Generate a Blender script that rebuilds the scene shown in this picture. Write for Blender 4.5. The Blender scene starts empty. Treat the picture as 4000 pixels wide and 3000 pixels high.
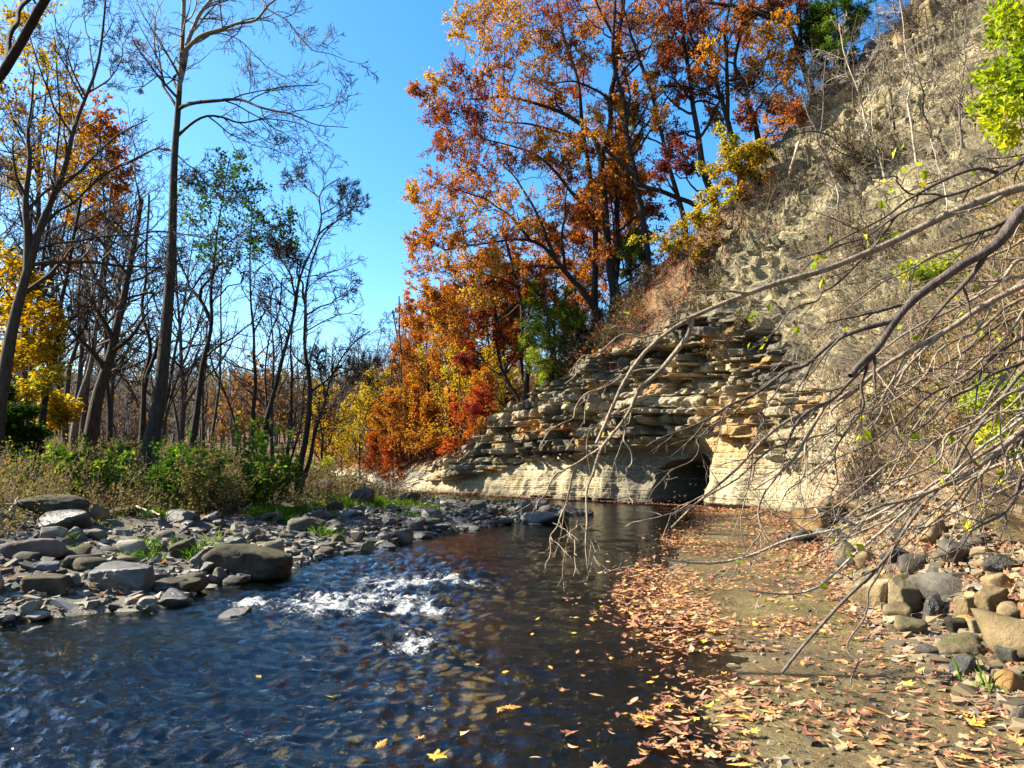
import bpy, math
import numpy as np

# ------------------------------------------------------------------ camera, sky, sun, exposure
sc = bpy.context.scene
COL = sc.collection
F = 759.0                       # focal length in pixels of a 1024 wide frame
PITCH = math.atan(79.0 / F)     # the camera looks slightly up
CAM = np.array([0.0, 0.0, 1.6])
cd = bpy.data.cameras.new("camera")
cam = bpy.data.objects.new("camera", cd)
COL.objects.link(cam)
cam.location = CAM
cam.rotation_euler = (math.pi / 2 + PITCH, 0, 0)
cd.sensor_width = 36.0
cd.lens = 36.0 * F / 1024.0
cd.clip_start = 0.05
cd.clip_end = 3000.0
sc.camera = cam

SUN_AZ, SUN_EL = math.radians(-82.0), math.radians(35.0)
TO_SUN = np.array([math.sin(SUN_AZ) * math.cos(SUN_EL), math.cos(SUN_AZ) * math.cos(SUN_EL), math.sin(SUN_EL)])
world = bpy.data.worlds.new("World")
sc.world = world
world.use_nodes = True
wn = world.node_tree
bg = wn.nodes["Background"]
sky = wn.nodes.new("ShaderNodeTexSky")
sky.sky_type = 'NISHITA'
sky.sun_disc = False
sky.sun_elevation = SUN_EL
sky.sun_rotation = SUN_AZ
sky.air_density = 1.0
sky.dust_density = 1.0
sky.ozone_density = 3.5
hs = wn.nodes.new("ShaderNodeHueSaturation")
hs.inputs["Saturation"].default_value = 1.32
hs.inputs["Hue"].default_value = 0.497
wn.links.new(sky.outputs[0], hs.inputs["Color"])
wn.links.new(hs.outputs[0], bg.inputs[0])
bg.inputs[1].default_value = 0.085

sd = bpy.data.lights.new("sun", 'SUN')
sd.energy = 5.0
sd.angle = math.radians(0.5)
sd.color = (1.0, 0.91, 0.74)
sun = bpy.data.objects.new("sun", sd)
COL.objects.link(sun)
from mathutils import Vector
sun.rotation_euler = Vector(TO_SUN).to_track_quat('Z', 'Y').to_euler()

sc.view_settings.view_transform = 'Standard'
sc.view_settings.look = 'None'
sc.view_settings.exposure = 2.05
sc.view_settings.gamma = 1.0
sc.render.engine = 'CYCLES'
sc.cycles.max_bounces = 6
sc.cycles.transparent_max_bounces = 8
sc.cycles.caustics_reflective = False
sc.cycles.caustics_refractive = False
sc.cycles.use_denoising = True

# ------------------------------------------------------------------ helpers
def rng_(s): return np.random.default_rng(s)
def nrm(a): return a / np.maximum(np.linalg.norm(a, axis=-1, keepdims=True), 1e-9)
def sstep(a, b, x):
    t = np.clip((np.asarray(x, float) - a) / (b - a), 0, 1)
    return t * t * (3 - 2 * t)

K = 1024.0 / 2212.0
def ray(u, v):                  # u, v in the photograph's 2212 wide measure
    x = (u * K - 512.0) / F
    y = -(v * K - 384.0) / F
    c, s = math.cos(PITCH), math.sin(PITCH)
    return np.array([x, c - y * s, s + y * c])
def at(u, v, Y):
    d = ray(u, v); return CAM + d * (Y / d[1])
def gnd(u, v, z=0.0):
    d = ray(u, v); return CAM + d * ((z - CAM[2]) / d[2])
def mpp(Y): return Y * K / F          # metres per photograph pixel (2212 wide) at distance Y

def _h(ix, iy, iz, seed):
    M = np.int64(0xFFFFFFFF)
    h = (ix.astype(np.int64) * 374761393 + iy.astype(np.int64) * 668265263 + iz.astype(np.int64) * 2147483647 + seed * 974711) & M
    h = ((h ^ (h >> 13)) * 1274126177) & M
    h = (h ^ (h >> 16)) & M
    h = (h * 2246822519) & M
    return ((h ^ (h >> 15)) & M).astype(np.float64) / 4294967295.0
def vn(x, y, z=0.0, seed=0):    # value noise, -1..1
    x, y, z = np.broadcast_arrays(np.asarray(x, float), np.asarray(y, float), np.asarray(z, float))
    ix, iy, iz = np.floor(x), np.floor(y), np.floor(z)
    fx, fy, fz = x - ix, y - iy, z - iz
    fx, fy, fz = [f * f * f * (f * (f * 6 - 15) + 10) for f in (fx, fy, fz)]
    r = 0
    for a in (0, 1):
        for b in (0, 1):
            for c in (0, 1):
                w = (fx if a else 1 - fx) * (fy if b else 1 - fy) * (fz if c else 1 - fz)
                r = r + w * _h(ix + a, iy + b, iz + c, seed)
    return r * 2 - 1
def fbm(x, y, z=0.0, o=4, seed=0, g=0.5):
    r, a, f, n = 0, 1.0, 1.0, 0.0
    for i in range(o):
        r = r + a * vn(np.asarray(x) * f + 17.3 * i, np.asarray(y) * f - 9.1 * i, np.asarray(z) * f, seed + i)
        n += a; a *= g; f *= 2.03
    return r / n

def mesh(name, V, faces, mat=None, attrs=None, smooth=False):
    me = bpy.data.meshes.new(name)
    V = np.ascontiguousarray(V, np.float32)
    fl = faces if isinstance(faces, list) else [faces]
    fl = [f for f in fl if len(f)]
    me.vertices.add(len(V)); me.vertices.foreach_set("co", V.ravel())
    idx = np.concatenate([f.ravel() for f in fl]).astype(np.int32)
    sz = np.concatenate([np.full(len(f), f.shape[1]) for f in fl]).astype(np.int32)
    st = np.concatenate([[0], np.cumsum(sz)[:-1]]).astype(np.int32)
    me.loops.add(len(idx)); me.loops.foreach_set("vertex_index", idx)
    me.polygons.add(len(sz)); me.polygons.foreach_set("loop_start", st); me.polygons.foreach_set("loop_total", sz)
    me.polygons.foreach_set("use_smooth", np.full(len(sz), bool(smooth)))
    for an, (dom, kind, dat) in (attrs or {}).items():
        a = me.attributes.new(an, kind, dom)
        if kind == 'FLOAT': a.data.foreach_set("value", np.ascontiguousarray(dat, np.float32).ravel())
        else:
            d = np.ones((len(dat), 4), np.float32); d[:, :3] = dat
            a.data.foreach_set("color", d.ravel())
    me.update(calc_edges=True)
    if mat: me.materials.append(mat)
    return me
def link(name, me, parent=None, loc=None, rot=None, scale=None):
    o = bpy.data.objects.new(name, me); COL.objects.link(o)
    if parent is not None: o.parent = parent
    if loc is not None: o.location = loc
    if rot is not None: o.rotation_euler = rot
    if scale is not None: o.scale = scale
    return o
def tag(o, label=None, cat=None, group=None, kind=None):
    if label: o["label"] = label
    if cat: o["category"] = cat
    if group: o["group"] = group
    if kind: o["kind"] = kind
    return o
def thing(name, label, cat, loc=(0, 0, 0), group=None):
    o = bpy.data.objects.new(name, None); COL.objects.link(o)
    o.location = loc; o.empty_display_size = 0.2
    return tag(o, label, cat, group)
def copy_thing(src, loc, rz, scale, label=None, group=None):
    c = src.copy(); COL.objects.link(c)
    c.location = loc; c.rotation_euler = (0, 0, rz); c.scale = (scale,) * 3
    if label: c["label"] = label
    if group: c["group"] = group
    for ch in src.children:
        d = ch.copy(); COL.objects.link(d); d.parent = c
    return c

# ------------------------------------------------------------------ materials
class NT:
    def __init__(s, name):
        s.m = bpy.data.materials.new(name); s.m.use_nodes = True
        s.t = s.m.node_tree; s.t.nodes.clear()
        s.out = s.n("ShaderNodeOutputMaterial")
    def n(s, t, **kw):
        x = s.t.nodes.new(t)
        for k, v in kw.items(): setattr(x, k, v)
        return x
    def l(s, a, b): s.t.links.new(a, b)
    def ramp(s, stops, fac, interp='LINEAR'):
        r = s.n("ShaderNodeValToRGB"); cr = r.color_ramp; cr.interpolation = interp
        while len(cr.elements) > 1: cr.elements.remove(cr.elements[-1])
        for i, (p, c) in enumerate(stops):
            e = cr.elements[0] if i == 0 else cr.elements.new(p)
            e.position = p; e.color = (*c, 1)
        s.l(fac, r.inputs[0]); return r.outputs[0]
    def noise(s, scale, detail=4, rough=0.55, vec=None, dist=0.0):
        x = s.n("ShaderNodeTexNoise"); x.inputs["Scale"].default_value = scale
        x.inputs["Detail"].default_value = detail; x.inputs["Roughness"].default_value = rough
        x.inputs["Distortion"].default_value = dist
        if vec is not None: s.l(vec, x.inputs["Vector"])
        return x.outputs[0]
    def coord(s, which="Object"):
        return s.n("ShaderNodeTexCoord").outputs[which]
    def geo(s): return s.n("ShaderNodeNewGeometry").outputs["Position"]
    def attr(s, name, out="Fac"):
        a = s.n("ShaderNodeAttribute"); a.attribute_name = name; return a.outputs[out]
    def mixc(s, fac, a, b, mode='MIX'):
        x = s.n("ShaderNodeMix", data_type='RGBA', blend_type=mode)
        for sock, v in ((x.inputs[0], fac), (x.inputs[6], a), (x.inputs[7], b)):
            if hasattr(v, "links"): s.l(v, sock)
            else: sock.default_value = v if not isinstance(v, tuple) else (*v, 1)
        return x.outputs[2]
    def math(s, op, a, b=0.0):
        x = s.n("ShaderNodeMath", operation=op)
        for sock, v in ((x.inputs[0], a), (x.inputs[1], b)):
            if hasattr(v, "links"): s.l(v, sock)
            else: sock.default_value = v
        return x.outputs[0]
    def bump(s, h, strength=0.5, dist=0.02):
        b = s.n("ShaderNodeBump"); b.inputs["Strength"].default_value = strength
        b.inputs["Distance"].default_value = dist; s.l(h, b.inputs["Height"]); return b.outputs[0]
    def bsdf(s, color, rough=0.9, normal=None, spec=0.3):
        p = s.n("ShaderNodeBsdfPrincipled")
        if hasattr(color, "links"): s.l(color, p.inputs["Base Color"])
        else: p.inputs["Base Color"].default_value = (*color, 1)
        if hasattr(rough, "links"): s.l(rough, p.inputs["Roughness"])
        else: p.inputs["Roughness"].default_value = rough
        p.inputs["Specular IOR Level"].default_value = spec
        if normal is not None: s.l(normal, p.inputs["Normal"])
        return p.outputs[0]
    def done(s, shader):
        s.l(shader, s.out.inputs[0]); return s.m

def leaf_mat(name, stops, trans=0.5):
    t = NT(name)
    c = t.ramp(stops, t.attr("hue"))
    d = t.n("ShaderNodeBsdfDiffuse"); t.l(c, d.inputs[0])
    tr = t.n("ShaderNodeBsdfTranslucent")
    hsv = t.n("ShaderNodeHueSaturation"); hsv.inputs["Saturation"].default_value = 1.1; hsv.inputs["Value"].default_value = 1.0
    t.l(c, hsv.inputs["Color"]); t.l(hsv.outputs[0], tr.inputs[0])
    m = t.n("ShaderNodeMixShader"); m.inputs[0].default_value = trans
    t.l(d.outputs[0], m.inputs[1]); t.l(tr.outputs[0], m.inputs[2])
    return t.done(m.outputs[0])
def bark_mat(name, c1, c2, c3=None, scale=6.0, zsplit=None):
    t = NT(name); v = t.coord()
    mp = t.n("ShaderNodeMapping"); mp.inputs["Scale"].default_value = (1, 1, 0.25); t.l(v, mp.inputs[0])
    n1 = t.noise(scale * 3, 5, 0.65, mp.outputs[0])
    c = t.ramp([(0.3, c1), (0.7, c2)], n1)
    if c3:
        n2 = t.noise(1.7, 3, 0.6, v)
        z = t.n("ShaderNodeSeparateXYZ"); t.l(v, z.inputs[0])
        zz = t.math('MULTIPLY', t.math('SUBTRACT', z.outputs[2], zsplit or 4.0), 0.09)
        k = t.math('ADD', zz, t.math('SUBTRACT', n2, 0.55))
        k = t.ramp([(0.1, (0, 0, 0)), (0.2, (1, 1, 1))], k)
        c = t.mixc(k, c, c3)
    return t.done(t.bsdf(c, 0.9, t.bump(n1, 0.7, 0.04), 0.2))

M = {}
M["bark_dark"] = bark_mat("bark_dark", (0.012, 0.009, 0.007), (0.040, 0.031, 0.024))
M["bark_brown"] = bark_mat("bark_brown", (0.022, 0.016, 0.012), (0.070, 0.052, 0.038))
M["bark_grey"] = bark_mat("bark_grey", (0.05, 0.041, 0.033), (0.15, 0.128, 0.105))
M["bark_sycamore"] = bark_mat("bark_sycamore", (0.018, 0.014, 0.011), (0.055, 0.043, 0.034), (0.17, 0.15, 0.12), 5.0, 8.5)
M["bark_pale"] = bark_mat("bark_pale", (0.19, 0.15, 0.11), (0.42, 0.36, 0.28))
M["wood_bare"] = bark_mat("wood_bare", (0.33, 0.24, 0.15), (0.55, 0.43, 0.29))
OR = [(0.0, (0.15, 0.030, 0.022)), (0.2, (0.30, 0.085, 0.030)), (0.45, (0.41, 0.155, 0.040)), (0.72, (0.50, 0.235, 0.050)), (1.0, (0.52, 0.34, 0.07))]
M["leaf_orange"] = leaf_mat("leaf_orange", OR)
M["leaf_rust"] = leaf_mat("leaf_rust", [(0.0, (0.11, 0.028, 0.024)), (0.4, (0.25, 0.070, 0.038)), (0.75, (0.38, 0.135, 0.040)), (1.0, (0.48, 0.23, 0.05))])
M["leaf_red"] = leaf_mat("leaf_red", [(0.0, (0.22, 0.030, 0.028)), (0.5, (0.40, 0.085, 0.040)), (1.0, (0.52, 0.20, 0.05))])
M["leaf_yellow"] = leaf_mat("leaf_yellow", [(0.0, (0.22, 0.12, 0.018)), (0.4, (0.37, 0.22, 0.03)), (0.8, (0.48, 0.34, 0.045)), (1.0, (0.40, 0.37, 0.06))])
M["leaf_lime"] = leaf_mat("leaf_lime", [(0.0, (0.09, 0.16, 0.015)), (0.5, (0.26, 0.34, 0.03)), (1.0, (0.50, 0.46, 0.05))])
M["leaf_green"] = leaf_mat("leaf_green", [(0.0, (0.018, 0.050, 0.010)), (0.5, (0.05, 0.105, 0.018)), (0.85, (0.12, 0.18, 0.025)), (1.0, (0.32, 0.30, 0.04))])
M["leaf_bright_green"] = leaf_mat("leaf_bright_green", [(0.0, (0.028, 0.07, 0.012)), (0.6, (0.085, 0.17, 0.02)), (1.0, (0.24, 0.32, 0.04))])
M["leaf_hemlock"] = leaf_mat("leaf_hemlock", [(0.0, (0.016, 0.042, 0.009)), (0.35, (0.04, 0.085, 0.014)), (0.65, (0.16, 0.24, 0.03)), (1.0, (0.36, 0.40, 0.06))], 0.45)
M["leaf_weed"] = leaf_mat("leaf_weed", [(0.0, (0.10, 0.065, 0.03)), (0.4, (0.22, 0.15, 0.065)), (0.7, (0.13, 0.13, 0.035)), (1.0, (0.11, 0.17, 0.03))], 0.35)
M["leaf_litter"] = leaf_mat("leaf_litter", [(0.0, (0.12, 0.050, 0.036)), (0.3, (0.27, 0.125, 0.080)), (0.5, (0.37, 0.190, 0.085)), (0.7, (0.45, 0.27, 0.16)), (0.86, (0.55, 0.26, 0.07)), (0.95, (0.60, 0.36, 0.06)), (1.0, (0.60, 0.48, 0.08))], 0.12)
M["leaf_far"] = leaf_mat("leaf_far", [(0.0, (0.16, 0.06, 0.03)), (0.35, (0.22, 0.11, 0.045)), (0.6, (0.28, 0.16, 0.055)), (0.8, (0.30, 0.22, 0.06)), (1.0, (0.13, 0.13, 0.035))], 0.3)

def rock_mat(name, c1, c2, moss=None, wet=False, scale=3.0):
    t = NT(name); v = t.geo()
    oi = t.n("ShaderNodeObjectInfo").outputs["Random"]
    va = t.n("ShaderNodeVectorMath", operation='ADD'); t.l(v, va.inputs[0])
    cx = t.n("ShaderNodeCombineXYZ"); t.l(t.math('MULTIPLY', oi, 50.0), cx.inputs[0]); t.l(cx.outputs[0], va.inputs[1])
    v = va.outputs[0]
    n1 = t.noise(scale * 1.3, 7, 0.66, v); n2 = t.noise(scale * 13, 6, 0.75, v)
    c = t.ramp([(0.32, c1), (0.68, c2)], n1)
    c = t.mixc(t.math('MULTIPLY', n2, 0.9), c, t.mixc(1.0, c, (0.45, 0.43, 0.4), 'MULTIPLY'))
    n4 = t.noise(scale * 0.45, 3, 0.6, v, 0.8)
    c = t.mixc(t.ramp([(0.5, (0, 0, 0)), (0.66, (0.75, 0.75, 0.75))], n4), c, t.mixc(1.0, c, (0.36, 0.33, 0.29), 'MULTIPLY'))
    vv = t.math('ADD', t.math('MULTIPLY', oi, 0.6), 0.7)
    h = t.n("ShaderNodeHueSaturation"); t.l(c, h.inputs["Color"]); t.l(vv, h.inputs["Value"]); c = h.outputs[0]
    if moss:
        g = t.n("ShaderNodeNewGeometry"); sx = t.n("ShaderNodeSeparateXYZ"); t.l(g.outputs["Normal"], sx.inputs[0])
        k = t.math('MULTIPLY', t.ramp([(0.45, (0, 0, 0)), (0.62, (1, 1, 1))], n1), t.ramp([(0.2, (0, 0, 0)), (0.7, (1, 1, 1))], sx.outputs[2]))
        c = t.mixc(k, c, moss)
    hh = t.math('ADD', n1, t.math('MULTIPLY', n2, 0.6))
    return t.done(t.bsdf(c, 0.35 if wet else 0.85, t.bump(hh, 0.85, 0.05), 0.5 if wet else 0.25))
M["rock_grey"] = rock_mat("rock_grey", (0.055, 0.05, 0.04), (0.19, 0.172, 0.135))
M["rock_mossy"] = rock_mat("rock_mossy", (0.042, 0.037, 0.024), (0.125, 0.108, 0.068), (0.065, 0.06, 0.018))
M["rock_dark"] = rock_mat("rock_dark", (0.032, 0.030, 0.026), (0.11, 0.104, 0.088), None, True)
M["rock_pale"] = rock_mat("rock_pale", (0.20, 0.18, 0.14), (0.40, 0.37, 0.30))
M["rock_tan"] = rock_mat("rock_tan", (0.21, 0.148, 0.068), (0.38, 0.29, 0.155))
M["rock_buff"] = rock_mat("rock_buff", (0.13, 0.10, 0.055), (0.29, 0.235, 0.14), (0.09, 0.08, 0.03))
M["rock_mauve"] = rock_mat("rock_mauve", (0.12, 0.095, 0.088), (0.20, 0.165, 0.15))
M["rock_rust"] = rock_mat("rock_rust", (0.24, 0.12, 0.035), (0.40, 0.26, 0.11), None, False, 2.0)
M["rock_blue"] = rock_mat("rock_blue", (0.07, 0.078, 0.09), (0.17, 0.18, 0.195))

# ------------------------------------------------------------------ the land: waterlines, shelf, bank, cliff
def poly2(pts): return np.array([gnd(u, v)[:2] for u, v in pts])
BAR = np.vstack([[[-14.0, 2.0], [-7.5, 5.0]],
    poly2([(0, 1350), (110, 1335), (230, 1320), (330, 1322), (405, 1300), (440, 1262), (540, 1255), (625, 1235), (700, 1205), (800, 1192), (855, 1178), (930, 1160), (1040, 1140)]),
    [[1.2, 22.6], [2.6, 24.6], [1.4, 26.2]],
    poly2([(1050, 1096), (960, 1082), (880, 1070)]), [[-12.0, 44.0], [-20.0, 56.0], [-32.0, 72.0], [-60.0, 100.0], [-160.0, 160.0], [-160.0, 0.0]]])
RB0 = np.array([(3.2, -14), (3.1, 0), (3.28, 5.26), (3.86, 7.5), (4.35, 9.4), (5.9, 13.2), (7.6, 19), (8.6, 23.5), (8.15, 26.4), (6.0, 29.2),
                (3, 32), (0, 35.5), (-4, 41), (-9, 48), (-16, 58), (-26, 72), (-50, 100), (-120, 150)], float)
#            z1 (steep face), lean, tan of slope, top
RBP = np.array([(0.7, 1.1, 1.0, 22), (0.7, 1.1, 1.0, 22), (0.7, 1.1, 1.05, 22), (0.8, 1.2, 1.1, 22), (0.9, 1.2, 1.15, 23), (1.2, 1.2, 1.2, 24), (2.0, 1.2, 1.25, 25),
                (4.2, 0.8, 1.45, 28), (7.2, 0.7, 1.45, 22), (7.0, 0.6, 1.3, 14.5), (5.9, 0.7, 1.0, 10.5), (4.7, 1.0, 0.8, 8), (1.9, 1.4, 0.6, 5.5), (1.3, 1.2, 0.4, 3.6),
                (1.0, 1.2, 0.3, 3.0), (0.8, 1.2, 0.3, 3.0), (0.8, 1.2, 0.3, 4), (0.8, 1.2, 0.3, 6)], float)
def _resample(P, A, step):
    d = np.r_[0, np.cumsum(np.linalg.norm(np.diff(P, axis=0), axis=1))]
    s = np.arange(0, d[-1], step)
    f = lambda c: np.interp(s, d, c)
    Q = np.stack([f(P[:, 0]), f(P[:, 1])], 1); B = np.stack([f(A[:, k]) for k in range(A.shape[1])], 1)
    ker = np.exp(-0.5 * (np.arange(-12, 13) / 5.0) ** 2); ker /= ker.sum()
    sm = lambda c: np.convolve(np.pad(c, 12, mode='edge'), ker, mode='valid')
    return s, np.stack([sm(Q[:, 0]), sm(Q[:, 1])], 1), np.stack([sm(B[:, k]) for k in range(B.shape[1])], 1)
RS_S, RS_P, RS_A = _resample(RB0, RBP, 0.25)
_tan = nrm(np.gradient(RS_P, axis=0)); RS_N = np.stack([_tan[:, 1], -_tan[:, 0]], 1)      # inland = to the right of the walking direction
def _smooth(c, n):
    ker = np.exp(-0.5 * (np.arange(-3 * n, 3 * n + 1) / n) ** 2); ker /= ker.sum()
    return np.convolve(np.pad(c, 3 * n, mode='edge'), ker, mode='valid')
RS_N = nrm(np.stack([_smooth(RS_N[:, 0], 8), _smooth(RS_N[:, 1], 8)], 1))
def profile_z(t, A):            # height of the right bank t metres inland
    z1, lean, tn, top = A[..., 0], A[..., 1], A[..., 2], A[..., 3]
    a = z1 * np.clip(t / np.maximum(lean, 1e-3), 0, 1)
    b = np.maximum(t - lean, 0) * tn
    z = a + b
    over = np.maximum(z - top, 0)
    return np.minimum(z, top) + over * 0.10
def seg_dist(X, Y, P, closed=False):
    Q = np.vstack([P, P[:1]]) if closed else P
    best = np.full(X.shape, 1e9); 
    for i in range(len(Q) - 1):
        a, b = Q[i], Q[i + 1]; ab = b - a
        t = np.clip(((X - a[0]) * ab[0] + (Y - a[1]) * ab[1]) / (ab @ ab + 1e-12), 0, 1)
        best = np.minimum(best, np.hypot(X - a[0] - t * ab[0], Y - a[1] - t * ab[1]))
    return best
def inside(X, Y, P):
    r = np.zeros(X.shape, bool); n = len(P)
    for i in range(n):
        a, b = P[i], P[(i + 1) % n]
        c = ((a[1] > Y) != (b[1] > Y)) & (X < (b[0] - a[0]) * (Y - a[1]) / (b[1] - a[1] + 1e-12) + a[0])
        r ^= c
    return r
def inland(X, Y):               # signed distance behind the right bank's foot, and profile values there
    X = np.asarray(X, float); Y = np.asarray(Y, float); sh = X.shape; x, y = X.ravel(), Y.ravel()
    T = np.empty(len(x)); I = np.empty(len(x), int)
    P = RS_P[::2]; N = RS_N[::2]
    for k in range(0, len(x), 20000):
        dx = x[k:k + 20000, None] - P[None, :, 0]; dy = y[k:k + 20000, None] - P[None, :, 1]
        j = np.argmin(dx * dx + dy * dy, axis=1); r = np.arange(len(j))
        T[k:k + 20000] = dx[r, j] * N[j, 0] + dy[r, j] * N[j, 1]; I[k:k + 20000] = j * 2
    return T.reshape(sh), I.reshape(sh)
SHELF = np.vstack([[[0.35, -3.0], [0.45, 2.0]], poly2([(1370, 1659), (1385, 1540), (1395, 1440), (1345, 1340), (1320, 1290), (1350, 1235), (1400, 1200), (1440, 1150), (1500, 1120)]), [[6.4, 27.0]]])
BARD = np.array([0, .4, 1, 2, 5, 8, 11, 16, 60, 100, 160, 220]); BARH = np.array([0.0, .06, .13, .26, .58, 1.0, 1.3, 1.5, 2.2, 8, 22, 30])
def ground_h(X, Y):
    X = np.asarray(X, float); Y = np.asarray(Y, float)
    db = seg_dist(X, Y, BAR, True); inn = inside(X, Y, BAR)
    rough = 0.05 * fbm(X * 1.3, Y * 1.3, 0, 4, 3) + 0.012 * vn(X * 9, Y * 9, 0, 8)
    hb = np.interp(db, BARD, BARH) + rough * np.clip(db * 1.5, 0.2, 2.0) + 0.02
    shelf_edge_x = np.interp(Y, SHELF[:, 1], SHELF[:, 0])
    e = X - shelf_edge_x + 0.25 * fbm(X * 0.9, Y * 0.9, 3, 3, 21)
    t, i = inland(X, Y)
    sh = -0.02 + 0.036 * sstep(0, 0.9, e) + 0.06 * sstep(-1.6, 0.2, t) + 0.016 * fbm(X * 1.1, Y * 0.8, 0, 4, 5) + 0.006 * vn(X * 12, Y * 12, 0, 6)
    deep = -0.035 - np.minimum(0.12 * np.maximum(-e, 0), 0.45) + 0.05 * sstep(0, 1.5, -e) * fbm(X * 1.6, Y * 1.6, 0, 4, 9)
    far = sstep(24, 30, Y)
    bed = np.where(e > 0, sh, deep)
    bed = bed * (1 - far) + far * (-0.22 + 0.03 * fbm(X, Y, 0, 3, 9) + 0.22 * sstep(-1.4, 0.2, t))
    h = np.where(inn, hb, np.maximum(bed, -0.02 - 0.25 * db))
    return h, t, i
def terrain(X, Y):              # the surface to stand things on
    h, t, i = ground_h(X, Y)
    z = profile_z(np.maximum(t, 0), RS_A[i])
    return np.where(t > 0, np.maximum(z, 0.03), h)
def hit(u, v, y0=2.5, y1=120.0, n=1500):
    d = ray(u, v); ys = y0 * (y1 / y0) ** np.linspace(0, 1, n)
    P = CAM[None] + d[None] * (ys / d[1])[:, None]
    z = terrain(P[:, 0], P[:, 1])
    k = np.argmax(P[:, 2] <= z)
    if not (P[:, 2] <= z).any(): return None
    return P[k]
def stand(u, v, y0=28.0, y1=62.0):   # distance at which a foot seen at (u, v) stands on, or comes nearest to, the land
    h = hit(u, v)
    if h is not None: return h[1] + 0.3
    d = ray(u, v); ys = np.linspace(y0, y1, 200); P = CAM[None] + d[None] * (ys / d[1])[:, None]
    return float(ys[np.argmin(P[:, 2] - terrain(P[:, 0], P[:, 1]))])

# ------------------------------------------------------------------ ground sheet
def grid_faces(nr, nc):
    i = np.arange(nr * nc).reshape(nr, nc)
    return np.stack([i[:-1, :-1], i[:-1, 1:], i[1:, 1:], i[1:, :-1]], -1).reshape(-1, 4)
xs = np.r_[np.linspace(-420, -60, 19)[:-1], np.linspace(-60, -15, 46)[:-1], np.arange(-15, 9, 0.075), np.linspace(9, 30, 22), np.linspace(40, 420, 20)]
ys = np.r_[np.linspace(-30, 2, 24)[:-1], np.arange(2, 26, 0.075), np.arange(26, 90, 0.5), np.linspace(90, 700, 62)]
GX, GY = np.meshgrid(xs, ys)
gh, gt, gi = ground_h(GX, GY)
hill = 20 * sstep(105, 250, GY) * (1 + 0.22 * vn(GX / 70, GY / 90, 0, 4)) + 9 * sstep(60, 170, -GX) * sstep(25, 60, GY)
gh = np.where(gt > 0, np.maximum(np.minimum(gh, 0.0) - np.minimum(gt * 0.6, 0.7), hill - 0.7), np.where(hill > 0.05, np.maximum(gh, hill), gh))
GF = grid_faces(len(ys), len(xs))
bar_in = inside(GX, GY, BAR); bar_d = seg_dist(GX, GY, BAR, True)
gc = np.empty(GX.shape + (3,))
nz = fbm(GX * 2.2, GY * 2.2, 0, 4, 31)[..., None]; nz2 = fbm(GX * 0.6, GY * 0.6, 0, 3, 33)[..., None]
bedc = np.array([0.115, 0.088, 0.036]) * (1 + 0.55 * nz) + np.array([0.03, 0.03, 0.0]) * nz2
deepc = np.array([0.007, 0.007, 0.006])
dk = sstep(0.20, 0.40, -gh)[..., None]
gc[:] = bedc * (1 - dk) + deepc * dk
barc = np.array([0.095, 0.084, 0.064]) * (1 + 0.5 * nz)
soil = np.array([0.085, 0.062, 0.035]) * (1 + 0.5 * nz) + np.array([0.0, 0.03, 0.0]) * np.maximum(nz2, 0)
k = sstep(3.0, 6.0, bar_d)[..., None]
gc = np.where(bar_in[..., None], barc * (1 - k) + soil * k, gc)
wet = np.where(bar_in, 1 - sstep(0.15, 0.6, bar_d), 1.0)
t = NT("ground_mat"); v = t.geo()
c = t.attr("Col", "Color"); n1 = t.noise(28, 6, 0.7, v); n2 = t.noise(6, 5, 0.6, v)
vor = t.n("ShaderNodeTexVoronoi"); vor.inputs["Scale"].default_value = 11.0; t.l(v, vor.inputs["Vector"])
c = t.mixc(0.8, c, t.ramp([(0.25, (0.30, 0.30, 0.30)), (0.5, (0.9, 0.9, 0.86)), (0.75, (1.7, 1.65, 1.5))], n1), 'MULTIPLY')
c = t.mixc(0.5, c, t.ramp([(0.0, (0.6, 0.6, 0.58)), (1.0, (1.4, 1.38, 1.3))], vor.outputs["Distance"]), 'MULTIPLY')
rgh = t.math('SUBTRACT', 0.92, t.math('MULTIPLY', t.attr("wet"), t.math('MULTIPLY', n2, 1.05)))
b = t.bump(t.math('ADD', n1, n2), 0.9, 0.03)
M["ground"] = t.done(t.bsdf(c, rgh, b, 0.4))
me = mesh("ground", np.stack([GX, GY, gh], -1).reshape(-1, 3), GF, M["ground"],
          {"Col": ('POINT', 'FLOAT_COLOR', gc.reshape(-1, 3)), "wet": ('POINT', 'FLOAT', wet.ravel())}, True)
tag(link("ground", me), kind="structure")

# ------------------------------------------------------------------ cliff and right bank
ss = [0.0]; 
while ss[-1] < RS_S[-1] - 0.5:
    j = min(int(ss[-1] / 0.25), len(RS_P) - 1); p = RS_P[j]
    dcam = math.hypot(p[0], p[1])
    st = 0.5 if p[1] < 1.5 else min(max(0.0019 * dcam, 0.03), 0.075) if p[1] < 50 else 0.35
    ss.append(ss[-1] + st)
ss = np.array(ss)
f_ = lambda c: np.interp(ss, RS_S, c)
CP = np.stack([f_(RS_P[:, 0]), f_(RS_P[:, 1])], 1); CN = nrm(np.stack([f_(RS_N[:, 0]), f_(RS_N[:, 1])], 1))
CA = np.stack([f_(RS_A[:, k]) for k in range(4)], 1)
fl = np.r_[np.linspace(0, 1, 190)]; fs = np.linspace(0, 1, 200)[1:] ** 1.35; fp = np.linspace(0, 1, 16)[1:] ** 2
z1, lean, tn, top = [CA[:, k][:, None] for k in range(4)]
tt = np.concatenate([fl[None] * lean, lean + fs[None] * (top - z1) / tn, lean + (top - z1) / tn + fp[None] * 60.0], 1)
zz = np.concatenate([fl[None] * z1, z1 + fs[None] * (top - z1), top + fp[None] * 6.0], 1)
zz[:, :6] -= np.linspace(0.35, 0.0, 6)[None]
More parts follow.
